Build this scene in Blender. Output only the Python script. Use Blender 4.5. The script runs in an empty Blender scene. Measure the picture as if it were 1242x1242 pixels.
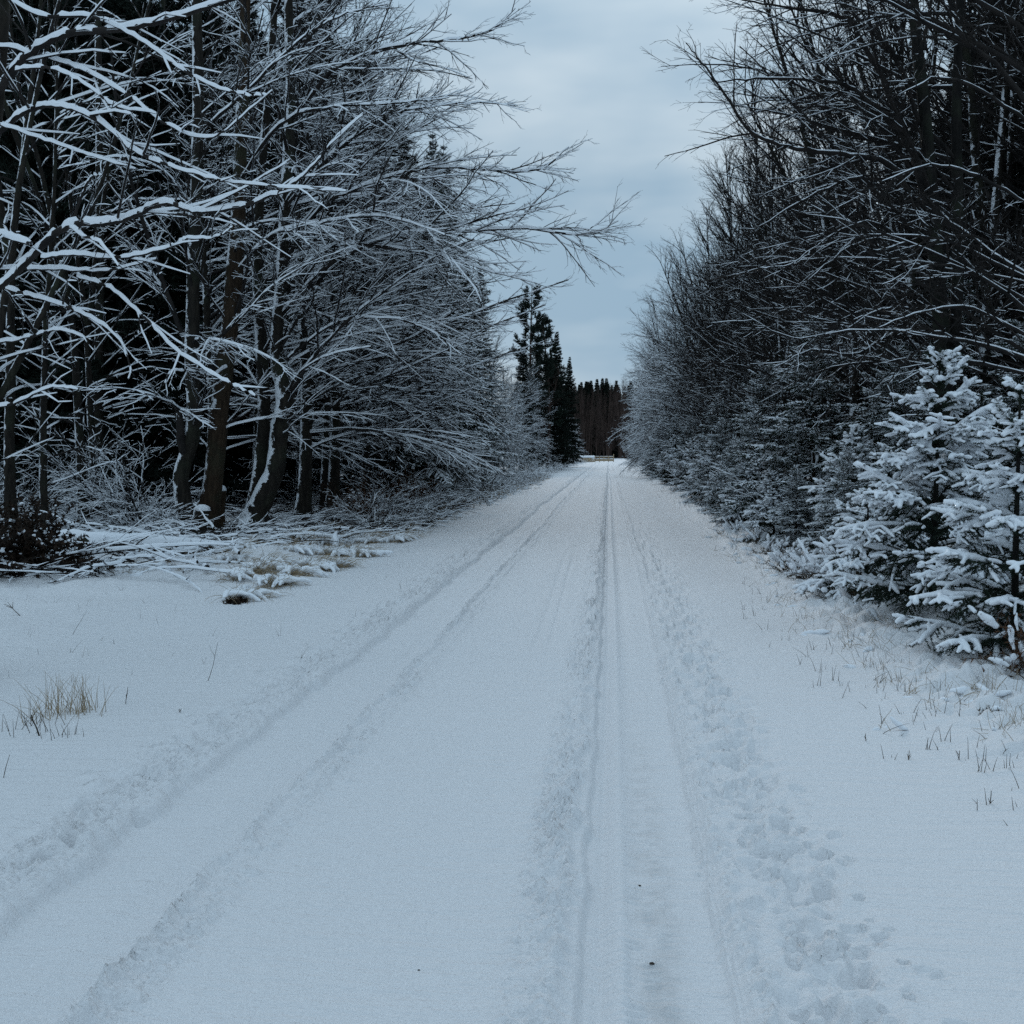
import bpy, math, random
import numpy as np
from mathutils import Vector, Matrix, noise as mnoise
R = math.radians
scene = bpy.context.scene
COL = scene.collection

# ------------------------------------------------------------------ camera
CAM_H = 1.6
PITCH = math.atan(71 / 1242); YAW = math.atan(117 / 1242)
cam_d = bpy.data.cameras.new('camera'); cam = bpy.data.objects.new('camera', cam_d); COL.objects.link(cam)
cam_d.sensor_width = 36; cam_d.lens = 36; cam_d.clip_start = 0.05; cam_d.clip_end = 4000
cam.location = (0, 0, CAM_H); cam.rotation_euler = (R(90) - PITCH, 0, YAW)
scene.camera = cam
CM = cam.rotation_euler.to_matrix()
def ray(px, py):
    return CM @ Vector(((px - 621) / 1242, (621 - py) / 1242, -1))
def at(px, py, D):
    r = ray(px, py); k = D / r.y
    return (r.x * k, D, CAM_H + r.z * k)
def on_ground(px, py):
    r = ray(px, py); k = -CAM_H / r.z
    return (r.x * k, r.y * k)

# ------------------------------------------------------------------ noise
def _hash(ix, iy, s):
    n = (ix.astype(np.int64) * 374761393 + iy.astype(np.int64) * 668265263 + s * 974711) & 0xffffffff
    n = ((n ^ (n >> 13)) * 1274126177) & 0xffffffff
    return ((n ^ (n >> 16)) & 0xffff) / 65535.0
def vnoise(x, y, s=0):
    x = np.asarray(x, float); y = np.asarray(y, float)
    ix = np.floor(x); iy = np.floor(y); fx = x - ix; fy = y - iy
    fx = fx * fx * fx * (fx * (fx * 6 - 15) + 10); fy = fy * fy * fy * (fy * (fy * 6 - 15) + 10)
    a = _hash(ix, iy, s); b = _hash(ix + 1, iy, s); c = _hash(ix, iy + 1, s); d = _hash(ix + 1, iy + 1, s)
    return (a + (b - a) * fx + (c - a) * fy + (a - b - c + d) * fx * fy) * 2 - 1
def fbm(x, y, o=4, s=0, g=.5):
    t = 0; a = 1; f = 1
    for i in range(o):
        t = t + a * vnoise(x * f + i * 17.3, y * f - i * 9.1, s + i); a *= g; f *= 2.03
    return t
def sst(a, b, x):
    t = np.clip((np.asarray(x, float) - a) / (b - a), 0, 1); return t * t * (3 - 2 * t)
def gau(x, c, w): return np.exp(-((x - c) / w) ** 2)

MOUNDS = [(3.75, 8.4, .26, .55), (3.2, 9.6, .12, .5), (3.6, 6.6, .14, .5), (4.6, 7.2, .3, .8), (-4.6, 13.4, .14, .6), (-5.2, 15.0, .18, .8),
          (-6.0, 18, .08, .9), (-3.9, 12.6, .08, .4), (-6.8, 23, .12, 1.2), (2.75, 7.9, .07, .22)]
def ledge(y): return -7.0 + .9 * vnoise(y * .08, y * 0, 5) + 1.2 * sst(30, 12.5, y) * 0
def base_h(x, y):
    x = np.asarray(x, float); y = np.asarray(y, float)
    h = .035 * fbm(x * .35, y * .22, 3, 3)
    le = sst(-4.3, -7.2, x); re = sst(2.0, 2.9, x)
    h = h - .07 * gau(x, -4.6, 1.2) - .05 * gau(x, 1.9, .7)
    h = h + le * (.02 + .09 * fbm(x * 1.1, y * 1.1, 4, 11)) + re * (.02 + .07 * fbm(x * 1.6, y * 1.6, 4, 21))
    fl = sst(-6, -12, x) + sst(4, 10, x)
    h = h + fl * .18 * fbm(x * .3, y * .3, 3, 31)
    for (mx, my, mh, mw) in MOUNDS:
        h = h + mh * np.exp(-((x - mx) ** 2 + (y - my) ** 2) / mw ** 2)
    h = h + 1.0 * sst(150, 260, y) * .35
    return h
def H(x, y): return float(base_h(x, y))

def wob(y, s): return .045 * vnoise(y * .09, y * 0 + s, 40 + s)
def track_h(x, y):
    """ruts pressed in the snow, ridges beside them"""
    f = 1 + .25 * vnoise(y * .6, x * 0, 60)
    xl = x - wob(y, 1); xr = x - wob(y, 2)
    rag = .03 * fbm(y * 5, x * 0, 3, 70); rag2 = .03 * fbm(y * 6, x * 0 + 3, 3, 71)
    chunk = fbm(x * 26, y * 15, 4, 80, .7)
    h = 0; chunk = chunk * 1.05 * (.6 + .4 * vnoise(y * 1.3, x * 2, 88))
    # left rut
    h = h - .036 * sst(-2.08, -2.03, xl + rag) * sst(-1.515, -1.54, xl + rag2)
    h = h + .012 * gau(xl, -1.76, .07)
    h = h + f * .032 * gau(xl + rag2, -1.49, .026) * (1 + .6 * chunk) + .013 * gau(xl, -1.39, .07) * (1 + 1.1 * chunk)
    h = h + f * .018 * gau(xl + rag, -2.12, .04) * (1 + .7 * chunk) + .022 * gau(xl, -2.27, .13) * chunk
    # right rut
    h = h - .032 * sst(-.07, -.045, xr + rag * .4) * sst(.42, .395, xr + rag2 * .4)
    h = h + f * .034 * gau(xr + rag, -.15, .045) * (1 + .7 * chunk) + .014 * gau(xr, -.24, .08) * (1 + 1.2 * chunk)
    h = h - .012 * gau(xr, .005, .022) + .012 * gau(xr, .075, .028) - .008 * gau(xr, .16, .05)
    h = h - .018 * gau(xr + rag2 * .3, .435, .018) + .014 * gau(xr + rag2, .49, .035) * (1 + chunk)
    # trodden band right of it, and the lighter one left
    b = gau(xr, .72, .2) * sst(30, 12, y)
    h = h + b * .026 * fbm(x * 11, y * 8, 4, 90)
    h = h + gau(xl, -2.38, .17) * sst(40, 14, y) * .014 * fbm(x * 11, y * 9, 4, 95)
    # faint old ski / sledge lines
    h = h - .008 * gau(x, -.62 - .006 * (y - 10), .03) * sst(7.5, 9, y) * sst(18, 14, y)
    h = h - .008 * gau(x, -.5 - .006 * (y - 10), .025) * sst(7.5, 9, y) * sst(20, 14, y)
    # tyre tread ribs where the rut is worn thin
    tr = sst(.05, .1, xr) * sst(.3, .22, xr) * sst(6, 3.5, y)
    h = h + tr * .004 * np.sin(y * 150 + 5 * fbm(x * 6, y * 3, 2, 99)) * (vnoise(x * 20, y * 12, 97) > 0)
    return h * 1.3

# ------------------------------------------------------------------ materials
def new_mat(name):
    m = bpy.data.materials.new(name); m.use_nodes = True
    nt = m.node_tree; b = nt.nodes['Principled BSDF']
    return m, nt, b
def nd(nt, t, **kw):
    n = nt.nodes.new(t)
    for k, v in kw.items():
        if k.startswith('i_'):
            key = k[2:]; key = int(key) if key.isdigit() else key.replace('_', ' ')
            n.inputs[key].default_value = v
        else: setattr(n, k, v)
    return n
def noise_node(nt, scale, detail=4, vec=None, rough=.5):
    n = nd(nt, 'ShaderNodeTexNoise'); n.inputs['Scale'].default_value = scale; n.inputs['Detail'].default_value = detail
    n.inputs['Roughness'].default_value = rough
    if vec is not None: nt.links.new(vec, n.inputs['Vector'])
    return n
def ramp(nt, fac, stops):
    r = nd(nt, 'ShaderNodeValToRGB'); cr = r.color_ramp
    while len(cr.elements) < len(stops): cr.elements.new(.5)
    for e, (p, c) in zip(cr.elements, stops): e.position = p; e.color = (*c, 1) if len(c) == 3 else c
    nt.links.new(fac, r.inputs[0]); return r
def mixc(nt, fac, a, b):
    m = nd(nt, 'ShaderNodeMix', data_type='RGBA')
    for v, i in ((fac, 0), (a, 6), (b, 7)):
        if hasattr(v, 'links') or isinstance(v, bpy.types.NodeSocket): nt.links.new(v, m.inputs[i])
        else: m.inputs[i].default_value = v if i == 0 else ((*v, 1) if len(v) == 3 else v)
    return m.outputs[2]
def math_n(nt, op, a, b=None, clamp=False):
    m = nd(nt, 'ShaderNodeMath', operation=op, use_clamp=clamp)
    for v, i in ((a, 0), (b, 1)):
        if v is None: continue
        if isinstance(v, bpy.types.NodeSocket): nt.links.new(v, m.inputs[i])
        else: m.inputs[i].default_value = v
    return m.outputs[0]
def bump(nt, b, hsock, strength, dist):
    bn = nd(nt, 'ShaderNodeBump'); bn.inputs['Strength'].default_value = strength; bn.inputs['Distance'].default_value = dist
    nt.links.new(hsock, bn.inputs['Height']); nt.links.new(bn.outputs[0], b.inputs['Normal']); return bn
def bset(b, col=None, rough=None, spec=None):
    if col is not None: b.inputs['Base Color'].default_value = (*col, 1)
    if rough is not None: b.inputs['Roughness'].default_value = rough
    if spec is not None: b.inputs['Specular IOR Level'].default_value = spec

SNOW = (.78, .79, .83)
def mk_ground():
    m, nt, b = new_mat('snow ground'); bset(b, SNOW, .75, .25)
    geo = nd(nt, 'ShaderNodeNewGeometry'); pos = geo.outputs['Position']
    sep = nd(nt, 'ShaderNodeSeparateXYZ'); nt.links.new(pos, sep.inputs[0]); x, y = sep.outputs[0], sep.outputs[1]
    def band(s, a, bb):
        mr = nd(nt, 'ShaderNodeMapRange', interpolation_type='SMOOTHSTEP'); nt.links.new(s, mr.inputs[0])
        mr.inputs[1].default_value = a; mr.inputs[2].default_value = bb; return mr.outputs[0]
    # thin worn snow with gravel in the rut
    n1 = noise_node(nt, 9, 5, pos, .6); n1r = ramp(nt, n1.outputs[0], [(.42, (0, 0, 0)), (.62, (1, 1, 1))])
    dirt = math_n(nt, 'MULTIPLY', math_n(nt, 'MULTIPLY', band(x, .05, .15), band(x, .31, .19)), band(y, 8, 3))
    dirt = math_n(nt, 'MULTIPLY', dirt, math_n(nt, 'ADD', math_n(nt, 'MULTIPLY', n1r.outputs[0], .22), .06))
    # litter showing through on the forest floor
    n2 = noise_node(nt, 3.2, 7, pos, .65)
    n2r = ramp(nt, n2.outputs[0], [(.50, (0, 0, 0)), (.60, (1, 1, 1))])
    fl = math_n(nt, 'ADD', band(x, -7.5, -10.5), band(x, 3.4, 5.0))
    fl = math_n(nt, 'MULTIPLY', fl, n2r.outputs[0])
    n3_ = noise_node(nt, 110, 4, pos, .7); n3 = ramp(nt, n3_.outputs[0], [(.36, (0, 0, 0)), (.64, (1, 1, 1))])
    c0 = mixc(nt, n3.outputs[0], (.74, .74, .755), (.80, .80, .81))
    c1 = mixc(nt, dirt, c0, (.30, .29, .28))
    c2 = mixc(nt, math_n(nt, 'MULTIPLY', fl, .85), c1, (.06, .045, .032))
    nt.links.new(c2, b.inputs['Base Color'])
    mp = nd(nt, 'ShaderNodeMapping'); nt.links.new(pos, mp.inputs[0]); mp.inputs['Scale'].default_value = (2.2, 15, 1); mp.inputs['Rotation'].default_value = (0, 0, R(6))
    w = noise_node(nt, 1.0, 4, mp.outputs[0], .6)
    g = noise_node(nt, 140, 3, pos, .7); g2 = noise_node(nt, 35, 3, pos, .6)
    hh = math_n(nt, 'ADD', math_n(nt, 'MULTIPLY', w.outputs[0], .034), math_n(nt, 'MULTIPLY', g.outputs[0], .0062))
    hh = math_n(nt, 'ADD', hh, math_n(nt, 'MULTIPLY', g2.outputs[0], .009))
    bump(nt, b, hh, .9, 1.0)
    return m
def mk_snow(name='branch snow', sc=30, d=.004):
    m, nt, b = new_mat(name); bset(b, (.80, .83, .87), .8, .2)
    geo = nd(nt, 'ShaderNodeNewGeometry')
    n = noise_node(nt, sc, 3, geo.outputs['Position']); bump(nt, b, n.outputs[0], .6, d)
    return m
def mk_bark(name, c1, c2, sc, snowy=0.0, snowdir=(-.75, -.35, .55)):
    m, nt, b = new_mat(name); bset(b, c1, .9, .15)
    tc = nd(nt, 'ShaderNodeTexCoord'); ob = tc.outputs['Object']
    mp = nd(nt, 'ShaderNodeMapping'); nt.links.new(ob, mp.inputs[0]); mp.inputs['Scale'].default_value = (sc, sc, sc * .22)
    n = noise_node(nt, 1, 6, mp.outputs[0], .65); n2 = noise_node(nt, 1.7, 3, ob)
    rr = ramp(nt, n.outputs[0], [(.35, (0, 0, 0)), (.7, (1, 1, 1))])
    c = mixc(nt, rr.outputs[0], c1, c2)
    r2 = ramp(nt, n2.outputs[0], [(.5, (0, 0, 0)), (.7, (1, 1, 1))])
    c = mixc(nt, math_n(nt, 'MULTIPLY', r2.outputs[0], .5), c, (.035, .045, .028))     # algae
    if snowy > 0:
        geo = nd(nt, 'ShaderNodeNewGeometry')
        dt = nd(nt, 'ShaderNodeVectorMath', operation='DOT_PRODUCT'); nt.links.new(geo.outputs['Normal'], dt.inputs[0]); dt.inputs[1].default_value = snowdir
        n3 = noise_node(nt, 2.2, 8, ob, .78)
        s = math_n(nt, 'ADD', dt.outputs['Value'], math_n(nt, 'MULTIPLY', math_n(nt, 'SUBTRACT', n3.outputs[0], .5), 3.0))
        mr = nd(nt, 'ShaderNodeMapRange'); nt.links.new(s, mr.inputs[0]); mr.inputs[1].default_value = 1.0 - snowy; mr.inputs[2].default_value = 1.06 - snowy
        c = mixc(nt, mr.outputs[0], c, (.78, .81, .85))
    nt.links.new(c, b.inputs['Base Color'])
    bump(nt, b, n.outputs[0], .8, .02)
    return m
def mk_plain(name, c1, c2, sc=8, rough=.85):
    m, nt, b = new_mat(name); bset(b, c1, rough, .2)
    tc = nd(nt, 'ShaderNodeNewGeometry'); n = noise_node(nt, sc, 3, tc.outputs['Position'])
    r = ramp(nt, n.outputs[0], [(.35, (0, 0, 0)), (.65, (1, 1, 1))])
    nt.links.new(mixc(nt, r.outputs[0], c1, c2), b.inputs['Base Color']); return m
M = dict(
    ground=mk_ground(), snow=mk_snow(), fat=mk_snow('thick snow', 45, .006), farsnow=mk_snow('distant snow', 8, .01),
    trunk=mk_bark('trunk bark', (.010, .009, .008), (.034, .029, .023), 14, .28),
    bark=mk_bark('dark bark', (.009, .008, .008), (.028, .024, .021), 16, .12),
    bark0=mk_bark('black bark', (.006, .006, .006), (.020, .018, .016), 16, .0), leaning=mk_bark('leaning trunk bark', (.010, .009, .008), (.034, .029, .023), 14, .42),
    brown=mk_bark('brown bark', (.018, .012, .008), (.052, .035, .022), 16, .16),
    twig=mk_plain('twig bark', (.010, .009, .009), (.026, .022, .020), 5),
    rtwig=mk_plain('reddish twig bark', (.024, .014, .011), (.055, .034, .026), 5),
    needle=mk_plain('spruce needles', (.013, .024, .017), (.030, .046, .030), 3),
    pine=mk_plain('pine needles', (.010, .018, .014), (.022, .034, .024), 2),
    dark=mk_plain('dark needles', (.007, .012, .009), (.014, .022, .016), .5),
    farbark=mk_plain('far bark', (.030, .019, .016), (.070, .046, .038), .3),
    straw=mk_plain('dry grass', (.19, .14, .085), (.36, .28, .18), 12),
    stalk=mk_plain('dark stalk', (.030, .024, .018), (.085, .065, .045), 10),
    leaf=mk_plain('dead leaves', (.035, .018, .010), (.12, .055, .028), 14),
    dleaf=mk_plain('dark leaves', (.012, .010, .008), (.035, .020, .013), 14),
    wood=mk_plain('sawn log ends', (.30, .22, .14), (.46, .36, .24), 3),
    dirt=mk_plain('dirt', (.03, .025, .02), (.07, .06, .05), 30),
    stone=mk_plain('stone', (.07, .07, .07), (.16, .15, .14), 9))

# ------------------------------------------------------------------ mesh building
def make_mesh(name, V, faces, mat, smooth=True):
    """faces: list of (n,k) int arrays"""
    me = bpy.data.meshes.new(name)
    V = np.asarray(V, np.float32).reshape(-1, 3)
    faces = [np.asarray(f, np.int32) for f in faces if len(f)]
    me.vertices.add(len(V)); me.vertices.foreach_set('co', V.ravel())
    tot = sum(f.size for f in faces); nf = sum(len(f) for f in faces)
    me.loops.add(tot); me.polygons.add(nf)
    if nf:
        me.loops.foreach_set('vertex_index', np.concatenate([f.ravel() for f in faces]))
        ks = np.concatenate([np.full(len(f), f.shape[1], np.int32) for f in faces])
        st = np.concatenate([[0], np.cumsum(ks)[:-1]]).astype(np.int32)
        me.polygons.foreach_set('loop_start', st); me.polygons.foreach_set('loop_total', ks)
        me.polygons.foreach_set('use_smooth', np.full(nf, smooth))
    me.materials.append(mat); me.update(calc_edges=True)
    return me
class Buf:
    def __init__(s): s.V = []; s.F = {}; s.n = 0
    def add(s, V, *faces):
        V = np.asarray(V, float).reshape(-1, 3)
        for f in faces:
            f = np.asarray(f)
            if len(f): s.F.setdefault(f.shape[1], []).append(f + s.n)
        s.V.append(V); s.n += len(V)
    def mesh(s, name, mat, smooth=True):
        V = np.concatenate(s.V) if s.V else np.zeros((0, 3))
        return make_mesh(name, V, [np.concatenate(v) for v in s.F.values()], mat, smooth)
def _groups(polys):
    g = {}
    for P, r in polys: g.setdefault(len(P), []).append((P, r))
    for n, L in g.items():
        yield np.array([p for p, _ in L], float), np.array([r for _, r in L], float)
def _frames(P):
    T = np.empty_like(P); T[:, 1:-1] = P[:, 2:] - P[:, :-2]; T[:, 0] = P[:, 1] - P[:, 0]; T[:, -1] = P[:, -1] - P[:, -2]
    T /= np.linalg.norm(T, axis=2, keepdims=True) + 1e-9
    mean = P[:, -1] - P[:, 0]; mean /= np.linalg.norm(mean, axis=1, keepdims=True) + 1e-9
    ref = np.where(np.abs(mean[:, 2:3]) > .8, np.array([[1., 0, 0]]), np.array([[0, 0, 1.]]))[:, None, :]
    S = np.cross(T, np.broadcast_to(ref, T.shape)); S /= np.linalg.norm(S, axis=2, keepdims=True) + 1e-9
    U = np.cross(S, T); return T, S, U
def tubes(buf, polys, k, cap=False, lump=0, seed=0):
    rs = np.random.RandomState(seed)
    for P, r in _groups(polys):
        m, n, _ = P.shape; T, S, U = _frames(P)
        a = np.arange(k) / k * 2 * math.pi + math.pi / 2
        rr = r[:, :, None] * np.ones((1, 1, k))
        if lump: rr = rr * (1 + lump * rs.uniform(-1, 1, rr.shape))
        V = P[:, :, None] + rr[..., None] * (np.cos(a)[None, None, :, None] * S[:, :, None] + np.sin(a)[None, None, :, None] * U[:, :, None])
        base = (np.arange(m) * n * k)[:, None, None]; i = (np.arange(n - 1) * k)[None, :, None]; j = np.arange(k)[None, None, :]; j2 = (j + 1) % k
        q = np.stack([base + i + j, base + i + j2, base + i + k + j2, base + i + k + j], -1).reshape(-1, 4)
        fs = [q]
        if cap:
            b2 = (np.arange(m) * n * k)[:, None]
            fs.append((b2 + (n - 1) * k + np.arange(k)[None]).reshape(-1, k)); fs.append((b2 + np.arange(k)[::-1][None]).reshape(-1, k))
        buf.add(V.reshape(-1, 3), *fs)
def caps(buf, polys, wa=.006, ha=.012, k=3, seed=1, gap=.15, wr=1.05, hr=.5, keep=1):
    """a strip of snow lying along the top of every branch"""
    rs = np.random.RandomState(seed)
    if keep < 1: polys = [p for p in polys if rs.uniform() < keep]
    for P, r in _groups(polys):
        m, n, _ = P.shape; T, S, U = _frames(P)
        hz = np.clip((np.hypot(T[..., 0], T[..., 1]) - .35) / .45, 0, 1)
        f = rs.uniform(.65, 1.3, (m, n)); f = np.where(rs.uniform(0, 1, (m, n)) < gap, .15, f) * hz
        f[:, -1] *= .5
        S2 = np.stack([T[..., 1], -T[..., 0], np.zeros_like(T[..., 0])], -1); S2 /= np.linalg.norm(S2, axis=2, keepdims=True) + 1e-9
        w = (r * wr + wa) * np.minimum(f * 1.6, 1) * rs.uniform(.8, 1.2, (m, n)); h = (r * hr + ha) * f
        a = np.linspace(math.pi, 0, k)
        lo = -.35 * r
        zz = lo[..., None] + (r + h - lo)[..., None] * np.sin(a) * np.minimum(f * 3, 1)[..., None]
        V = P[:, :, None] + S2[:, :, None] * (w[..., None] * np.cos(a))[..., None]
        V[..., 2] += zz
        base = (np.arange(m) * n * k)[:, None, None]; i = (np.arange(n - 1) * k)[None, :, None]; j = np.arange(k - 1)[None, None, :]
        q = np.stack([base + i + j, base + i + j + 1, base + i + k + j + 1, base + i + k + j], -1).reshape(-1, 4)
        buf.add(V.reshape(-1, 3), q)
def needles(buf, polys, per_m, ln, w, seed=0, fwd=.8, spread=1., flat=.0):
    rs = np.random.RandomState(seed)
    A = np.concatenate([np.asarray(p)[:-1] for p, _ in polys]); B = np.concatenate([np.asarray(p)[1:] for p, _ in polys])
    L = np.linalg.norm(B - A, axis=1); n = int(L.sum() * per_m)
    idx = rs.choice(len(L), n, p=L / L.sum()); t = rs.uniform(0, 1, (n, 1)); p = A[idx] * (1 - t) + B[idx] * t
    T = (B - A)[idx] / L[idx][:, None]
    v = rs.normal(size=(n, 3)); v[:, 2] *= (1 - flat); v -= (v * T).sum(1, keepdims=True) * T; v /= np.linalg.norm(v, axis=1, keepdims=True) + 1e-9
    d = T * fwd + v * spread; d /= np.linalg.norm(d, axis=1, keepdims=True)
    s = np.cross(d, rs.normal(size=(n, 3))); s /= np.linalg.norm(s, axis=1, keepdims=True) + 1e-9
    l = ln * rs.uniform(.7, 1.25, (n, 1))
    V = np.stack([p - s * w / 2, p + s * w / 2, p + d * l], 1)
    buf.add(V.reshape(-1, 3), np.arange(n * 3).reshape(-1, 3))

# ------------------------------------------------------------------ objects
def obj(name, me, parent=None, loc=(0, 0, 0)):
    o = bpy.data.objects.new(name, me); COL.objects.link(o); o.location = loc
    if parent is not None: o.parent = parent
    return o
def tag(o, label=None, cat=None, group=None, kind=None):
    if label: o['label'] = label
    if cat: o['category'] = cat
    if group: o['group'] = group
    if kind: o['kind'] = kind
    return o
def thing(name, label, cat, loc=(0, 0, 0), rz=0, group=None):
    o = bpy.data.objects.new(name, None); COL.objects.link(o); o.empty_display_size = .3
    o.location = loc; o.rotation_euler = (0, 0, rz); return tag(o, label, cat, group)
def place(proto, x, y, rz=0, s=1., sz=None, label=None, group=None, dz=-.05, tilt=(0, 0)):
    """first use moves the thing itself, later uses copy it and its parts"""
    if not proto.get('_used'):
        r = proto; proto['_used'] = 1
    else:
        r = proto.copy(); COL.objects.link(r)
        for ch in list(proto.children):
            c = ch.copy(); COL.objects.link(c); c.parent = r
    r.location = (x, y, H(x, y) + dz); r.rotation_euler = (tilt[0], tilt[1], rz); r.scale = (s, s, sz or s)
    if label: r['label'] = label
    if group: r['group'] = group
    PLACED.append(r)
    return r
PLACED = []

# ------------------------------------------------------------------ branch growing
def norm(v):
    l = math.sqrt(v[0] ** 2 + v[1] ** 2 + v[2] ** 2) or 1; return (v[0] / l, v[1] / l, v[2] / l)
def deflect(d, ang, az):
    """turn d by ang, azimuth az about d (0 = sideways horizontally)"""
    d = norm(d); s = norm((d[1], -d[0], 0)) if abs(d[0]) + abs(d[1]) > .05 else (1, 0, 0)
    u = (s[1] * d[2] - s[2] * d[1], s[2] * d[0] - s[0] * d[2], s[0] * d[1] - s[1] * d[0])
    ca, sa = math.cos(ang), math.sin(ang); c, k = math.cos(az), math.sin(az)
    return norm(tuple(d[i] * ca + sa * (s[i] * c + u[i] * k) for i in range(3)))
def walk(p, d, L, r0, r1, n, rnd, jit, grav, up_end=0):
    pts = [p]; rad = [r0]; st = L / n
    for i in range(n):
        t = (i + 1) / n
        d = norm((d[0] + rnd.gauss(0, jit), d[1] + rnd.gauss(0, jit), d[2] + rnd.gauss(0, jit * .7) - grav * st + up_end * st * t))
        p = (p[0] + d[0] * st, p[1] + d[1] * st, p[2] + d[2] * st); pts.append(p); rad.append(r0 + (r1 - r0) * t)
    return pts, rad, d
def interp(pts, t):
    n = len(pts) - 1; f = min(t * n, n - 1e-6); i = int(f); f -= i
    a, b = pts[i], pts[i + 1]; return tuple(a[k] * (1 - f) + b[k] * f for k in range(3)), norm(tuple(b[k] - a[k] for k in range(3)))
def sprout(out, pts, rad, L, lvl, P, rnd):
    """side branches along a branch; P[lvl] = (per metre, length ratio, angle deg, gravity, jitter, min len, segs, flatness)"""
    if lvl >= len(P): return
    den, ratio, ang, grav, jit, mn, sg, flat = P[lvl]
    k = max(1, int(L * den + rnd.random())); side = rnd.choice((-1, 1))
    for i in range(k):
        t = (.12 if lvl else .2) + (1 - .14) * (i + rnd.random()) / k
        if t > .98: continue
        p, d = interp(pts, t); l = max(mn, L * ratio * (1.12 - t) * rnd.uniform(.6, 1.3)); l = min(l, L * .8 + .1)
        side = -side
        az = (0 if side > 0 else math.pi) + rnd.gauss(0, flat)
        dd = deflect(d, R(ang) * rnd.uniform(.65, 1.3), az)
        r = rad[min(len(rad) - 1, int(t * (len(rad) - 1)))] * .62; r0 = max(min(r, .0032 + l * .0088), .0022)
        n = max(2, min(sg, int(l / .12))) 
        q, rr, de = walk(p, dd, l, r0, max(.0018, r0 * .35), n, rnd, jit, grav * rnd.uniform(.3, 1.6))
        out[lvl].append((q, rr)); sprout(out, q, rr, l, lvl + 1, P, rnd)

# density, ratio, angle, gravity, jitter, min, segs, flatness
PD = [(3.6, .44, 34, .11, .09, .5, 8, .6), (5.6, .42, 33, .12, .10, .2, 4, .7), (6.5, .5, 34, .08, .14, .1, 2, .9)]
def bare_tree_data(seed, Ht=13, side=5., back=2.6, nl=46, zmin=1.2, P=PD, lean=0.02, r0=.15, elev=(25, 62), arch=.13, thick=1.0):
    rnd = random.Random(seed)
    trunk = []; limbs = []
    n = 14; tp, tr, _ = walk((0, 0, -.15), norm((lean, rnd.gauss(0, .03), 1)), Ht, r0, .02, n, rnd, .035, 0)
    tr = [r0 * (1 - .92 * (i / n) ** .8) for i in range(n + 1)]; tr[0] *= 1.45; tr[-1] = .012
    trunk.append((tp, tr))
    if rnd.random() < .6:       # a fork
        t = rnd.uniform(.12, .4); p, d = interp(tp, t); q, _, _ = walk(p, deflect(d, R(rnd.uniform(14, 26)), rnd.uniform(0, 6.28)), Ht * (1 - t) * .85, r0 * .7, .015, 9, rnd, .05, -.03)
        trunk.append((q, [r0 * .62 * (1 - .9 * i / 9) + .006 for i in range(10)]))
    out = [[] for _ in P]
    for i in range(nl):
        t0 = (i + rnd.random()) / nl; z = zmin + (Ht * .97 - zmin) * t0 ** .92
        src = trunk[0] if rnd.random() < .65 or len(trunk) < 2 or z < trunk[1][0][0][2] + .5 else trunk[1]
        zz0, zz1 = src[0][0][2], src[0][-1][2]; tt = (z - zz0) / (zz1 - zz0)
        if not 0 < tt < .98: continue
        p, _ = interp(src[0], tt)
        az = rnd.gauss(0, .9) if rnd.random() < .66 else rnd.uniform(0, 2 * math.pi)
        w = (1 + math.cos(az)) / 2; prof = (1 - .62 * max(0, (z / Ht - .35)) / .65) * (.72 + .28 * min(1, z / 3))
        L = (back + (side - back) * w) * prof * rnd.uniform(.65, 1.15)
        el = R(elev[0] + (elev[1] - elev[0]) * (z / Ht) + rnd.gauss(0, 9))
        d = (math.cos(az) * math.cos(el), math.sin(az) * math.cos(el), math.sin(el))
        rb = (.009 + L * .0065) * thick
        q, rr, _ = walk(p, d, L, rb, .005, 9, rnd, .075, arch * rnd.uniform(.4, 1.7))
        rr = [rb * (1 - .85 * (j / 9) ** .8) + .003 for j in range(10)]
        limbs.append((q, rr)); sprout(out, q, rr, L, 0, P, rnd)
    return trunk, limbs, out
def tree_object(name, label, cat, data, mats=('trunk', 'twig', 'snow'), tw=1., snow=(.006, .012), seed=0, capk=3, gap=.15, keep=(1, 1, 1), wr=1.05, hr=.5, snowless=False):
    trunk, limbs, out = data
    root = thing(name, label, cat)
    b = Buf(); tubes(b, [densify(p, r, 3) for p, r in trunk], 12, cap=True, lump=.07, seed=seed); obj('trunk', b.mesh('trunk', M[mats[0]]), root)
    b = Buf(); tubes(b, limbs, 6); 
    for i, o in enumerate(out):
        if o: tubes(b, [(p, [x * tw for x in r]) for p, r in o] if i else o, 4 if i == 0 else 3)
    obj('crown', b.mesh('crown', M[mats[1]]), root)
    if not snowless:
        b = Buf(); caps(b, limbs, snow[0] * 1.6, snow[1] * 1.7, max(capk, 4), seed, gap * .5, wr, hr, keep[0])
        for i, o in enumerate(out):
            if o: caps(b, [(p, [x * tw for x in r]) for p, r in o], snow[0] * (1.2, .9, .75)[min(i, 2)], snow[1] * (1.2, .9, .7)[min(i, 2)], capk, seed + i, gap, wr, hr, keep[min(i + 1, 2)])
        obj('snow', b.mesh('snow', M[mats[2]]), root)
    return root
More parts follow.
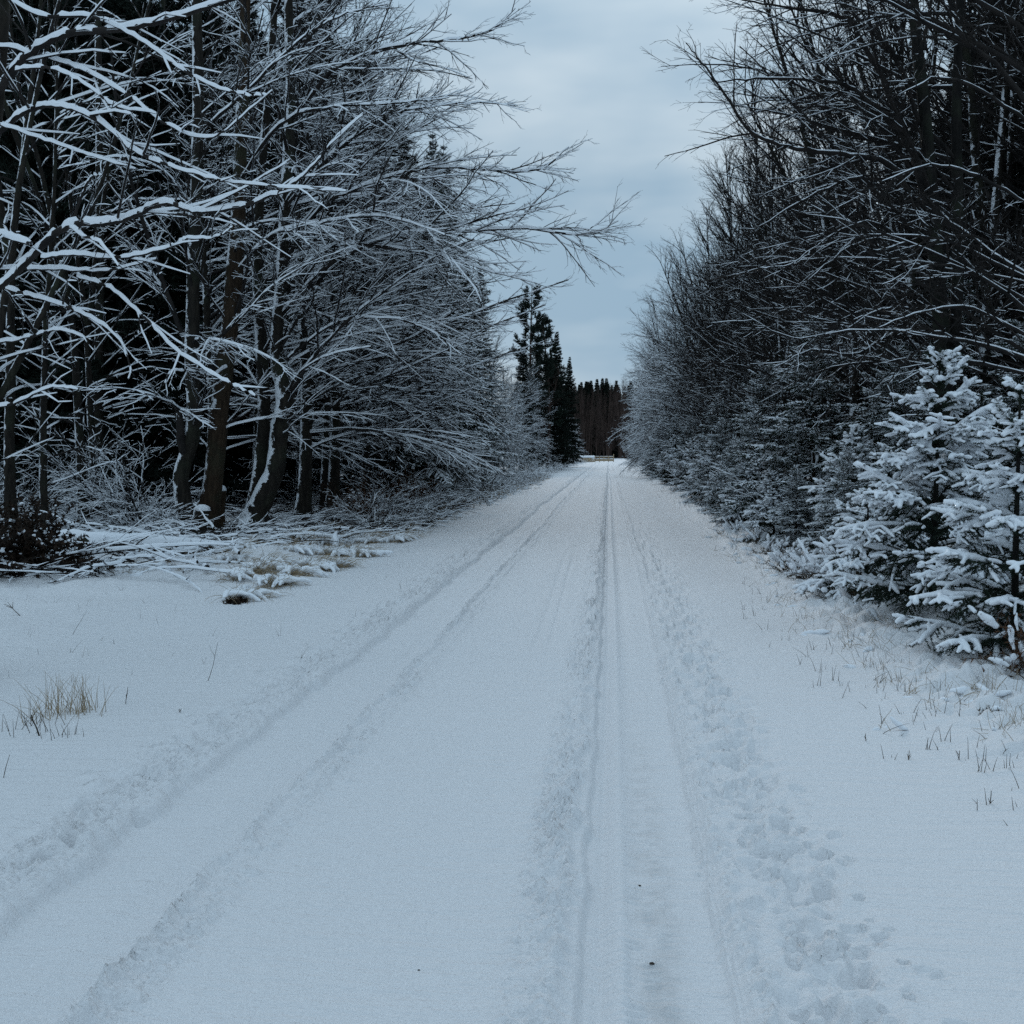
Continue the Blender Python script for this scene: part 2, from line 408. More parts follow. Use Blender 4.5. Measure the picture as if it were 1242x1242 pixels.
def densify(p, r, k=4):
    """Catmull-Rom through the points"""
    P = np.array(p, float); r = np.array(r, float); n = len(P)
    A = np.vstack([2 * P[0] - P[1], P, 2 * P[-1] - P[-2]]); o = []; ro = []
    for i in range(n - 1):
        for j in range(k):
            t = j / k; a, b_, c, d = A[i], A[i + 1], A[i + 2], A[i + 3]
            o.append(.5 * ((2 * b_) + (c - a) * t + (2 * a - 5 * b_ + 4 * c - d) * t * t + (3 * b_ - a - 3 * c + d) * t ** 3)); ro.append(r[i] * (1 - t) + r[i + 1] * t)
    o.append(P[-1]); ro.append(r[-1]); return [tuple(v) for v in o], ro

SUBSP, SUBL = .06, .03
def spruce_data(seed, Ht, Rb, sp=.38, nb=6, zmin=.4, droop=.12, power=.85, twd=5., twl=.34, sub=False, el_top=40, el_bot=-5, twg=6.):
    rnd = random.Random(seed); stem, sr, _ = walk((0, 0, -.1), (0, 0, 1), Ht + .1, Ht * .011 + .012, .006, 12, rnd, .008, 0)
    boughs = []; tw = []; tw2 = []
    z = zmin
    while z < Ht * .985:
        f = z / Ht; L0 = Rb * (1 - f) ** power * (.75 + .25 * min(1, f * 6)) + .05
        a0 = rnd.random() * 6.28; k = nb if f < .9 else max(4, nb - 1)
        for i in range(k):
            L = L0 * rnd.uniform(.62, 1.15); az = a0 + i * 6.283 / k + rnd.gauss(0, .22); el = R(el_bot + (el_top - el_bot) * f ** 1.6 + rnd.gauss(0, 6))
            p, _ = interp(stem, (z + .1 + rnd.uniform(-.12, .12) * sp) / (Ht + .1))
            n = 7 if L > .6 else 4
            q, r, _ = walk(p, (math.cos(az) * math.cos(el), math.sin(az) * math.cos(el), math.sin(el)), L, .006 + L * .009, .003, n, rnd, .04, droop * rnd.uniform(.5, 1.5) / max(L, .5) * 2, up_end=droop * 1.2 / max(L, .5))
            boughs.append((q, r)); m = int(L * twd) + 1; 
            for j in range(m):
                for s in (-1, 1):
                    t = .14 + .84 * (j + rnd.random() * .8) / m
                    if t > .99: continue
                    pp, d = interp(q, t); l = (L * twl * (1.15 - t) ** .8 + .05) * rnd.uniform(.65, 1.2)
                    dd = deflect(d, R(rnd.uniform(42, 62)), (0 if s > 0 else math.pi) + rnd.gauss(0, .2) )
                    n2 = 4 if l > .2 else 3
                    qq, rq, _ = walk(pp, dd, l, .0035, .002, n2, rnd, .05, rnd.uniform(.5, 1.6) * droop * twg)
                    tw.append((qq, rq))
                    if sub and l > .15:
                        m3 = int(l / SUBSP)
                        for j3 in range(m3):
                            for s3 in (-1, 1):
                                t3 = .2 + .75 * (j3 + rnd.random() * .5) / m3; p3, d3 = interp(qq, t3); l3 = (l * .42 * (1.1 - t3) + SUBL) * rnd.uniform(.7, 1.2)
                                q3, r3, _ = walk(p3, deflect(d3, R(48), (0 if s3 > 0 else math.pi) + rnd.gauss(0, .3)), l3, .0025, .0018, 2, rnd, .05, droop * 4)
                                tw2.append((q3, r3))
        z += sp * (1 - .45 * f) * rnd.uniform(.8, 1.2)
    return (stem, sr), boughs, tw, tw2
def spruce_object(name, label, data, mats=('brown', 'needle', 'farsnow'), per_m=40, ln=.07, w=.022, snow=(.03, .03), gap=.25, seed=0, cat='spruce', capk=3, snowless=False):
    (stem, sr), bo, tw, tw2 = data; root = thing(name, label, cat)
    b = Buf(); tubes(b, [(stem, sr)], 9, cap=True); tubes(b, bo, 4); obj('trunk', b.mesh('trunk', M[mats[0]]), root)
    b = Buf(); needles(b, bo + tw + tw2, per_m, ln, w, seed); obj('crown', b.mesh('crown', M[mats[1]], False), root)
    if not snowless:
        b = Buf(); caps(b, bo, snow[0], snow[1], capk, seed, gap, 1, 1); caps(b, tw, snow[0] * .85, snow[1] * .8, capk, seed + 1, gap, 1, 1)
        if tw2: caps(b, tw2, snow[0] * .7, snow[1] * .7, capk, seed + 2, gap, 1, 1)
        obj('snow', b.mesh('snow', M[mats[2]]), root)
    return root
def remesh_snow(name, buf, voxel, mat, parent, disp=0):
    me = buf.mesh('tmp', mat); o = bpy.data.objects.new('tmp', me); COL.objects.link(o)
    md = o.modifiers.new('r', 'REMESH'); md.mode = 'VOXEL'; md.voxel_size = voxel; md.use_smooth_shade = True
    sm = o.modifiers.new('s', 'SMOOTH'); sm.factor = .5; sm.iterations = 2
    dg = bpy.context.evaluated_depsgraph_get(); me2 = bpy.data.meshes.new_from_object(o.evaluated_get(dg)); me2.name = name
    bpy.data.objects.remove(o); me2.materials.clear(); me2.materials.append(mat)
    me2.polygons.foreach_set('use_smooth', np.ones(len(me2.polygons), bool))
    return obj(name, me2, parent)
def hero_spruce(name, label, seed, Ht, Rb, cover=.9, sp=.24, nb=7, fat=1., zmin=.12):
    global SUBSP, SUBL; SUBSP, SUBL = .09, .07
    rnd = random.Random(seed + 5)
    d = spruce_data(seed, Ht, Rb, sp=sp, nb=nb, zmin=zmin, droop=.30, power=.70, twd=7, twl=.38, sub=True, el_top=55, el_bot=20, twg=10.)
    (stem, sr), bo, tw, tw2 = d; root = thing(name, label, 'spruce')
    b = Buf(); tubes(b, [(stem, sr)], 8, cap=True); tubes(b, bo, 5); tubes(b, tw, 3); tubes(b, tw2, 3); obj('trunk', b.mesh('trunk', M['bark0']), root)
    inner_n = [(p[:5], r) for p, r in bo]
    b = Buf(); needles(b, tw + tw2, 700, .021, .0036, seed, .7); needles(b, [(p[2:], r) for p, r in bo], 620, .019, .0034, seed + 1, .7); needles(b, [(stem[-3:], sr)], 500, .02, .0034, seed + 2, .8); needles(b, inner_n, 500, .05, .006, seed + 3, .5); needles(b, [(stem[:9], sr)], 900, .06, .005, seed + 4, .4)
    obj('crown', b.mesh('crown', M['needle'], False), root)
    b = Buf()
    def put(polys, r0, keep, skip=0):
        L = []
        for p, r in polys:
            tipd = math.hypot(p[-1][0], p[-1][1]); lim = Rb * max(.02, 1 - p[-1][2] / Ht) ** .72
            if rnd.random() > keep * (.08 + .92 * float(sst(.12 + .45 * (p[-1][2] < .4 * Ht), .5 + .38 * (p[-1][2] < .4 * Ht), tipd / max(lim, .1)))): continue
            p = p[skip:]; f = rnd.uniform(.7, 1.35) * fat * (1 - .15 * float(sst(.7, .9, p[0][2] / Ht))); n = len(p)
            if n < 2: continue
            up = .010 * f
            L.append(([(a[0], a[1], a[2] + up) for a in p], [r0 * f * (.75 + .5 * rnd.random()) * (1 if 0 < i < n - 1 else .7) for i in range(n)]))
        tubes(b, [densify(p, r, 2) for p, r in L], 6, cap=True, lump=.18, seed=seed)
    put(bo, .023, cover, 2); put(tw, .0195, cover); put(tw2, .017, cover * .85)
    remesh_snow('snow', b, .0078, M['fat'], root)
    return root

# ------------------------------------------------------------------ ground
def build_ground():
    ys = [-30., -20, -12, -8, -5, -3, -1, 0, .6, 1.2, 1.6, 1.9, 2.1]
    inv = 1 / 2.2
    while 1 / inv < 60: ys.append(1 / inv); inv -= 1 / 1987 * 1.55
    y = ys[-1]
    while y < 320: y *= 1.04; ys.append(y)
    ys += [420, 600, 900, 1500, 2500]
    xs = list(np.arange(-2.75, 1.35, .0105)); s = .0105; x = xs[-1]
    while x < 9: s = min(s * 1.012, .12); x += s; xs.append(x)
    while x < 1500: s *= 1.25; x += s; xs.append(x)
    s = .0105; x = xs[0]; L = []
    while x > -14: s = min(s * 1.010, .14); x -= s; L.append(x)
    while x > -1500: s *= 1.25; x -= s; L.append(x)
    xs = np.array(L[::-1] + xs); ys = np.array(ys)
    X, Y = np.meshgrid(xs, ys)
    Z = base_h(X, Y)
    near = (X > -4) & (X < 2.5) & (Y < 300)
    Z[near] += (track_h(X[near], Y[near]) * sst(260, 120, Y[near]))
    # lumps of undergrowth and clods hidden below the snow
    fade = sst(60, 15, Y)
    Z += fade * sst(1.7, 2.5, X) * sst(12, 6, X) * (.085 * np.abs(fbm(X * 4.2, Y * 4.2, 3, 55)) + .05 * np.clip(fbm(X * 9, Y * 9, 2, 56), 0, 1))
    Z += fade * sst(-3.6, -5.0, X) * sst(10.5, 13.5, Y) * .05 * np.abs(fbm(X * 3.5, Y * 3.5, 3, 57))
    rnd = random.Random(4)
    def stamp(cx, cy, a, b_, ang, dep, rim=.25):
        i0, i1 = np.searchsorted(ys, [cy - a * 2, cy + a * 2]); j0, j1 = np.searchsorted(xs, [cx - a * 2, cx + a * 2])
        if i1 <= i0 or j1 <= j0: return
        x = X[i0:i1, j0:j1] - cx; y = Y[i0:i1, j0:j1] - cy; c, s_ = math.cos(ang), math.sin(ang)
        u = (x * c + y * s_) / a; v = (-x * s_ + y * c) / b_; q = np.sqrt(u * u + v * v)
        Z[i0:i1, j0:j1] += -dep * sst(1.05, .6, q) + dep * rim * gau(q, 1.2, .22)
    for i in range(760):                       # dog prints and boot prints right of the track
        y = 2.2 + 22 * rnd.random() ** 1.6; x = .70 + rnd.gauss(0, .12) + (.14 if y < 3.6 else 0) * rnd.random()
        a = rnd.choice((.02, .025, .03, .035, .045, .055)); stamp(x, y, a, a * rnd.uniform(.6, .95), rnd.uniform(1.0, 2.1), rnd.uniform(.009, .022))
    for i in range(26):
        y = 2.3 + i * .31 + rnd.gauss(0, .04); stamp(.70 + (.09 if i % 2 else -.05) + rnd.gauss(0, .03), y, .11, .045, R(90) + rnd.gauss(0, .25), .022)
    for i in range(22):
        y = 2.4 + i * .45; stamp(-2.34 + rnd.gauss(0, .07), y, .11, .05, R(90) + rnd.gauss(0, .3), .02)
    for i in range(300):
        y = 2.6 + 26 * rnd.random() ** 1.4; x = -2.3 + rnd.gauss(0, .13)
        a = rnd.uniform(.03, .06); stamp(x, y, a, a * .7, rnd.uniform(.6, 2.2), rnd.uniform(.012, .028))
    for i in range(420):                       # crumbs of snow thrown beside the ruts
        y = 2.2 + 10 * rnd.random(); x = rnd.choice((-1.40, -.24, .5, -2.18, .7)) + rnd.gauss(0, .07); a = rnd.uniform(.010, .028)
        stamp(x, y, a, a, 0, -rnd.uniform(.006, .014), 0)
    n, m = X.shape; V = np.stack([X, Y, Z], -1)
    def sheet(name, j0, j1, label):
        v = V[:, j0:j1 + 1].reshape(-1, 3); k = j1 - j0 + 1
        i = (np.arange(n - 1) * k)[:, None]; j = np.arange(k - 1)[None]
        q = np.stack([i + j, i + j + 1, i + k + j + 1, i + k + j], -1).reshape(-1, 4)
        return tag(obj(name, make_mesh(name, v, [q], M['ground'])), label, name.replace('_', ' '), kind='structure')
    jl = int(np.searchsorted(xs, -3.0)); jr = int(np.searchsorted(xs, 1.3))
    sheet('ground', 0, jl, 'snow-covered verge and forest floor left of the track')
    sheet('road', jl, jr, 'straight forest road under snow with two wheel ruts')
    sheet('ground', jr, m - 1, 'snow-covered verge and forest floor right of the track')
build_ground()

# ------------------------------------------------------------------ world and sun
w = bpy.data.worlds.new('World'); scene.world = w; w.use_nodes = True; nt = w.node_tree; bg = nt.nodes['Background']
SUN_EL, SUN_AZ = R(25), R(-9)          # azimuth from +y, negative = left
sky = nd(nt, 'ShaderNodeTexSky', sky_type='NISHITA', sun_disc=False); sky.sun_elevation = SUN_EL; sky.sun_rotation = SUN_AZ; sky.dust_density = 3; sky.air_density = 1.2
tc = nd(nt, 'ShaderNodeTexCoord'); mp = nd(nt, 'ShaderNodeMapping'); nt.links.new(tc.outputs['Generated'], mp.inputs[0]); mp.inputs['Scale'].default_value = (1.6, 1.6, 5.0); mp.inputs['Location'].default_value = (.3, .1, .6)
cn = noise_node(nt, 1.7, 4, mp.outputs[0], .5)
cr = ramp(nt, cn.outputs[0], [(.36, (2.65, 4.15, 5.55)), (.60, (5.0, 6.2, 7.15))])
sp_ = nd(nt, 'ShaderNodeSeparateXYZ'); nt.links.new(tc.outputs['Generated'], sp_.inputs[0])
mz = nd(nt, 'ShaderNodeMapRange'); nt.links.new(sp_.outputs[2], mz.inputs[0]); mz.inputs[1].default_value = .25; mz.inputs[2].default_value = 1; mz.inputs[3].default_value = 1.0; mz.inputs[4].default_value = 1.45
vm = nd(nt, 'ShaderNodeVectorMath', operation='SCALE'); nt.links.new(cr.outputs[0], vm.inputs[0]); nt.links.new(mz.outputs[0], vm.inputs['Scale'])
mixn = mixc(nt, .985, sky.outputs[0], vm.outputs[0])
nt.links.new(mixn, bg.inputs[0]); bg.inputs[1].default_value = .115
sd = bpy.data.lights.new('sun', 'SUN'); so = bpy.data.objects.new('sun', sd); COL.objects.link(so); sd.energy = .85; sd.angle = R(14); sd.color = (1, .98, .96)
so.rotation_euler = (R(90) - SUN_EL, 0, math.pi - SUN_AZ)
dv = Vector((math.sin(SUN_AZ) * math.cos(SUN_EL), math.cos(SUN_AZ) * math.cos(SUN_EL), math.sin(SUN_EL)))
so.rotation_euler = dv.to_track_quat('Z', 'Y').to_euler(); so.location = (0, 0, 60)

# ------------------------------------------------------------------ prototypes of background trees
rnd = random.Random(77)
G_LE = 'bare trees along the left edge of the forest'; G_LI = 'trees inside the left forest'
G_RE = 'bare trees along the right edge of the forest'; G_RI = 'trees inside the right forest'
edge = [tree_object('bare_tree', None, 'bare tree', bare_tree_data(100 + i, Ht=rnd.uniform(12, 15), side=rnd.uniform(4.6, 5.6), back=2.4, nl=66, elev=(15, 62)), seed=i, snow=(.0022, .005), gap=.3, keep=(1, .75, .45), wr=.9) for i in range(4)]
PR = [(3.6, .45, 34, .06, .085, .5, 8, .7), (6.2, .42, 32, .05, .10, .2, 4, .8), (8.5, .5, 30, .03, .12, .1, 2, .9)]
redge = [tree_object('bare_tree', None, 'bare tree', bare_tree_data(200 + i, Ht=rnd.uniform(12.5, 15), side=3.9, back=2.8, nl=58, P=PR, elev=(30, 70), arch=.06), seed=20 + i, snow=(.001, .0022), gap=.4, keep=(.75, .3, .16), wr=.75, hr=.3) for i in range(4)]
PI = [(2.0, .45, 45, .1, .1, .4, 5, .9), (3.4, .45, 42, .1, .12, .2, 3, 1.)]
rinner = [tree_object('bare_tree', None, 'bare tree', bare_tree_data(320 + i, Ht=rnd.uniform(13, 17), side=2.6, back=2.4, nl=46, P=PI, r0=.10), mats=('bark', 'twig', 'snow'), seed=45 + i, snow=(.0012, .0028), tw=1.3, gap=.6, keep=(.4, .2, .1), wr=.7, hr=.3) for i in range(2)]
inner = [tree_object('bare_tree', None, 'bare tree', bare_tree_data(300 + i, Ht=rnd.uniform(13, 17), side=2.6, back=2.4, nl=40, P=PI, r0=.11), seed=40 + i, snow=(.0035, .008), tw=1.3, gap=.35, keep=(.9, .6, .45)) for i in range(3)]
PS = [(4.5, .5, 38, .2, .12, .3, 4, .9), (6., .5, 36, .2, .13, .12, 3, 1.)]
def shrub_data(seed, Ht, n, spread):
    r_ = random.Random(seed); st = []; out = [[], []]
    for i in range(n):
        a = r_.uniform(0, 6.28); e = r_.uniform(.3, 1.2); L = Ht * r_.uniform(.5, 1.1)
        q, _, _ = walk((r_.gauss(0, .12), r_.gauss(0, .12), -.05), (math.cos(a) * math.cos(e) * spread, math.sin(a) * math.cos(e) * spread, math.sin(e)), L, .012, .004, 7, r_, .1, .18)
        rr = [.006 + L * .004 * (1 - j / 7) for j in range(8)]; st.append((q, rr)); sprout(out, q, rr, L, 0, PS, r_)
    return st, out
def shrub(seed, Ht, n, label, mat='twig', spread=1., snow=(.003, .006), name='bare_shrub', gap=.3):
    st, out = shrub_data(seed, Ht, n, spread); root = thing(name, label, 'shrub')
    b = Buf(); tubes(b, st, 5); obj('stems', b.mesh('stems', M[mat]), root)
    b = Buf(); [tubes(b, o, 3) for o in out]; obj('twigs', b.mesh('twigs', M[mat]), root)
    b = Buf(); caps(b, st, snow[0] * 1.3, snow[1] * 1.3, 4, seed, gap); [caps(b, o, snow[0], snow[1], 3, seed + 1, gap) for o in out]; obj('snow', b.mesh('snow', M['snow']), root)
    return root
shrubs = [shrub(400, 2.6, 12, None), shrub(401, 1.5, 16, None, 'rtwig', 1.3), shrub(402, 3.6, 14, None, 'twig', .8)]
big_sp = [spruce_object('spruce', None, spruce_data(500 + i, 18, 3.4, sp=.52, nb=7, zmin=.8, droop=.10, twd=3.4, twl=.36), seed=i, per_m=55, ln=.13, w=.032, snow=(.06, .05), gap=.2) for i in range(2)]
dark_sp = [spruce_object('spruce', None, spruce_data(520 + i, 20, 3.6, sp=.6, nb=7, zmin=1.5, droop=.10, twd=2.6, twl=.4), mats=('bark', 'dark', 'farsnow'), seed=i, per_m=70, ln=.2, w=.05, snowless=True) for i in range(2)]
far_sp = [spruce_object('spruce', None, spruce_data(540 + i, 23, 3.9, sp=.75, nb=6, zmin=.6, twd=1.9, twl=.42, power=.82, el_top=30), mats=('farbark', 'dark', 'farsnow'), seed=i, per_m=70, ln=.42, w=.11, snowless=True) for i in range(2)]
PF = [(1.8, .5, 34, -.02, .08, .6, 4, .9), (2.4, .5, 30, -.02, .08, .4, 2, 1.)]
far_br = [tree_object('bare_tree', None, 'bare tree', bare_tree_data(560 + i, Ht=19, side=3, back=3, nl=90, P=PF, elev=(40, 70), arch=0, r0=.2, zmin=1.2), mats=('farbark', 'farbark', 'farsnow'), tw=3.0, snowless=True, seed=60 + i) for i in range(2)]
mid_sp = [spruce_object('young_spruce', None, spruce_data(580 + i, 4.2, 1.7, sp=.3, nb=7, zmin=.25, droop=.14, power=.75, twd=8, twl=.34, sub=True, el_top=50, el_bot=0), seed=i, per_m=120, ln=.04, w=.013, snow=(.016, .018), gap=.25, capk=4) for i in range(2)]

# ------------------------------------------------------------------ rows of the forest
for (x, y, r_z, s_) in ((-6.9, 22.6, .1, 1.15), (-7.3, 26.5, -.1, 1.12), (-7.4, 30.5, .1, 1.08)):
    place(edge[int(y) % 4], x, y, r_z, s_, label='tall fine-twigged tree arching over the road just behind the trunk cluster', group='arching trees behind the trunk cluster')
LL = 'bare snow-lined tree in the row at the left edge of the road'
y = 24.
while y < 235:
    s = rnd.uniform(.85, 1.12); xx = -8.1 + rnd.uniform(-.6, .5) - 1.1 * sst(60, 42, y)
    s *= 1 - .42 * float(sst(55, 75, y))
    if not (34 < y < 60): place(rnd.choice(edge), float(xx), y, rnd.gauss(0, .35), s, label=LL, group=G_LE)
    y += rnd.uniform(2.2, 3.4) * (1 + y / 130)
y = 17.
RL = 'bare dark tree in the tall row at the right edge of the road'
while y < 235:
    s = rnd.uniform(.85, 1.15); xx = 5.6 + rnd.uniform(-.4, .7) + max(0, y - 70) * .02
    place(rnd.choice(redge if y < 62 or rnd.random() < .25 else edge), float(xx), y, math.pi + rnd.gauss(0, .35), s, label=RL, group=G_RE)
    y += rnd.uniform(2.0, 3.2) * (1 + y / 130)
y = 15.
while y < 75:
    place(rnd.choice(redge), 7.6 + rnd.uniform(-.5, .8), y, math.pi + rnd.gauss(0, .6), rnd.uniform(.9, 1.15), label='dark fine-twigged tree in the second row behind the right edge of the road', group='second row of bare trees on the right'); y += rnd.uniform(2.2, 3.6)
for (x, y, s, sz, k) in ((-9.6, 42, 1.15, .82, 0), (-10.6, 36, 1.15, .9, 1), (-11.5, 32, 1.1, .85, 0), (-12.2, 38, 1.2, 1.0, 1), (-9.8, 48, 1.15, .9, 0), (-12.4, 27, 1.0, .8, 1), (-10.4, 54, 1.2, 1.0, 1), (-11.4, 45, 1.2, 1.0, 0)):
    place(dark_sp[k], x, y, rnd.uniform(0, 6), s, sz, label='broad dark spruce close behind the left roadside trees', group='broad dark spruces close behind the left edge')
LI = 'thin bare tree standing deep inside the forest left of the road'
for i in range(74):
    y = 17 + 75 * rnd.random() ** 1.2; x = -rnd.uniform(10.0, max(11.5, .62 * y + 3)); 
    place(rnd.choice(inner), x, y, rnd.uniform(0, 6.28), rnd.uniform(.75, 1.1), label=LI, group=G_LI)
LS = 'dark tall spruce deep in the forest behind the bare trees left of the road'
for i in range(80):
    y = 25 + 90 * rnd.random() ** 1.3; x = -rnd.uniform(13.0, max(16, .64 * y + 5))
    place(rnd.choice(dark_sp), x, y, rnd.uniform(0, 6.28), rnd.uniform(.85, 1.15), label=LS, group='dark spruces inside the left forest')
RI = 'thin bare tree standing deep inside the forest right of the road'
for i in range(48):
    y = 13 + 70 * rnd.random() ** 1.2; x = rnd.uniform(7.2, max(8.5, .45 * y + 3))
    place(rnd.choice(rinner), x, y, rnd.uniform(0, 6.28), rnd.uniform(.75, 1.1), label=RI, group=G_RI)
RS = 'dark tall spruce deep in the forest behind the bare trees right of the road'
for i in range(80):
    y = 14 + 90 * rnd.random() ** 1.1; x = rnd.uniform(8.6, max(12.0, .46 * y + 4))
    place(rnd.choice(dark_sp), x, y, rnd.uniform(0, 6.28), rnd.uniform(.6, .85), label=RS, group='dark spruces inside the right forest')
FS = 'dark spruce in the far forest wall where the road ends'; FB = 'brown bare tree in the far forest wall where the road ends'
for i in range(80):
    y = 284 + 45 * rnd.random() ** 1.3; place(rnd.choice(far_sp), rnd.uniform(-20, 15), y, rnd.uniform(0, 6.28), rnd.uniform(.84, .98), label=FS, group='far spruces at the end of the road')
for i in range(58):
    y = rnd.uniform(245, 285); place(rnd.choice(far_br), rnd.uniform(-12, 10), y, rnd.uniform(0, 6.28), rnd.uniform(.85, 1.05), label=FB, group='far bare trees at the end of the road')
# tall spruces at the left edge
for (x, y, s, lb) in ((-7.3, 44, .86, 'nearest tall snowy spruce at the left roadside, boughs down to the ground'),
                      (-8.0, 50, .94, 'tallest snowy spruce rising behind the bare branches at the left roadside'),
                      (-9.2, 38, .95, 'tall dark-green snowy spruce half hidden behind bare branches left of the road'),
                      (-6.9, 39, .72, 'snowy spruce with drooping white boughs in front of the taller ones at the left roadside'),
                      (-7.0, 57, .7, 'shorter snowy spruce at the left road edge behind the tall ones')):
    place(big_sp[int(y) % 2], x, y, rnd.uniform(0, 6), s, label=lb, group='tall snowy spruces at the left road edge')
# shrubs along both edges
SL = 'low snowy bare shrub in the undergrowth along the left road edge'
y = 22
while y < 200:
    k = rnd.random(); place(shrubs[0 if k < .35 else 1 if k < .7 else 2], -5.5 + rnd.uniform(-1.0, .6), y, rnd.uniform(0, 6.28), rnd.uniform(.45, .95), label=SL, group='snowy shrubs along the left road edge')
    y += rnd.uniform(1.2, 2.4) * (1 + y / 60) + (1.5 if 34 < y < 58 else 0)
SI = 'low snowy bare shrub growing between the trunks of the left forest'
for i in range(34):
    y = rnd.uniform(17, 45); place(rnd.choice(shrubs), -rnd.uniform(9, .6 * y + 2), y, rnd.uniform(0, 6.28), rnd.uniform(.6, 1.2), label=SI, group='snowy shrubs inside the left forest')
SR = 'low snowy bare shrub among the young spruces along the right road edge'
y = 14
while y < 160:
    place(rnd.choice(shrubs), 4.0 + rnd.uniform(-.4, .9), y, rnd.uniform(0, 6.28), rnd.uniform(.5, 1.0), label=SR, group='snowy shrubs along the right road edge')
    y += rnd.uniform(1.6, 3) * (1 + y / 60)
# young spruces at the right edge
MS = 'young snow-dusted spruce in the row along the right road edge'
for (x, y, s) in ((3.7, 19, 1.0), (4.2, 16, .8), (3.2, 14.3, .42), (3.2, 22.5, .62), (3.9, 26, .95), (3.3, 31, .66), (3.8, 37, .9), (3.5, 45, .8), (3.6, 55, .9), (3.9, 68, 1.1), (4.6, 85, 1.2), (5.2, 110, 1.3), (5.6, 17.5, 1.2), (5.4, 13.5, .9), (3.1, 17.3, .35), (3.4, 28, .5), (3.2, 24.6, .42)):
    place(mid_sp[int(y) % 2], x, y, rnd.uniform(0, 6.28), s, label=MS, group='young spruces along the right road edge')

# ------------------------------------------------------------------ tall pines in the gap left
def pine(name, label, seed, Ht, Rb):
    r_ = random.Random(seed); root = thing(name, label, 'pine')
    stem, _, _ = walk((0, 0, -.1), (0, 0, 1), Ht, .2, .03, 12, r_, .02, 0); sr = [.2 * (1 - .85 * i / 12) for i in range(13)]
    bo = []; tuft = []
    z = Ht * .3
    while z < Ht * .97:
        f = (z / Ht - .3) / .7
        for i in range(5):
            L = Rb * (1 - f) ** .6 * (.5 + .5 * min(1, f * 3)) * r_.uniform(.5, 1.1) + .4; az = r_.uniform(0, 6.28); el = R(5 + 45 * f)
            p, _ = interp(stem, z / Ht); q, r, _ = walk(p, (math.cos(az) * math.cos(el), math.sin(az) * math.cos(el), math.sin(el)), L, .03, .01, 5, r_, .08, -.12)
            bo.append((q, r))
            for j in range(int(8 + L * 7)):
                pp, d = interp(q, r_.uniform(.4, 1)); qq, rr, _ = walk(pp, deflect(d, R(45), r_.uniform(0, 6.28)), .5, .01, .006, 2, r_, .1, -.5); tuft.append((qq, rr))
        z += .75
    b = Buf(); tubes(b, [(stem, sr)], 8); tubes(b, bo, 4); obj('trunk', b.mesh('trunk', M['farbark']), root)
    b = Buf(); needles(b, tuft, 80, .17, .04, seed); obj('crown', b.mesh('crown', M['pine'], False), root)
    return root
for (px, D, ht, lb, sd_) in ((643, 98, 17.8, 'tall slim pine rising above the trees in the gap left of the far road', 1), (664, 104, 15.6, 'broader second pine beside the tall slim pine above the far road', 2)):
    x = at(px, 400, D)[0]; place(pine('pine', lb, sd_, ht, 2.4), x, D, 0, label=lb)

place(dark_sp[0], at(672, 400, 106)[0], 106, 1, .72, label='dark pointed conifer close behind the two pines left of the far road')
place(dark_sp[1], at(688, 400, 122)[0], 122, 1, .66, label='smaller dark conifer between the pines and the far forest wall')
place(dark_sp[0], at(632, 400, 92)[0], 92, 2, .6, label='dark conifer partly hidden left of the tall slim pine')
for i in range(9):
    place(dark_sp[i % 2], -rnd.uniform(8, 11), 128 + i * 12, i, rnd.uniform(.62, .8), label='dark spruce joining the pines to the far forest wall on the left', group='dark spruces joining the pines to the far wall')
for i in range(16):
    y = rnd.uniform(84, 150); place(far_br[i % 2], -rnd.uniform(7.2, 11), y, rnd.uniform(0, 6.28), rnd.uniform(.45, .62) * (.8 + y / 400), label='brown snowless bare tree below the pines left of the far road', group='brown bare trees below the pines')

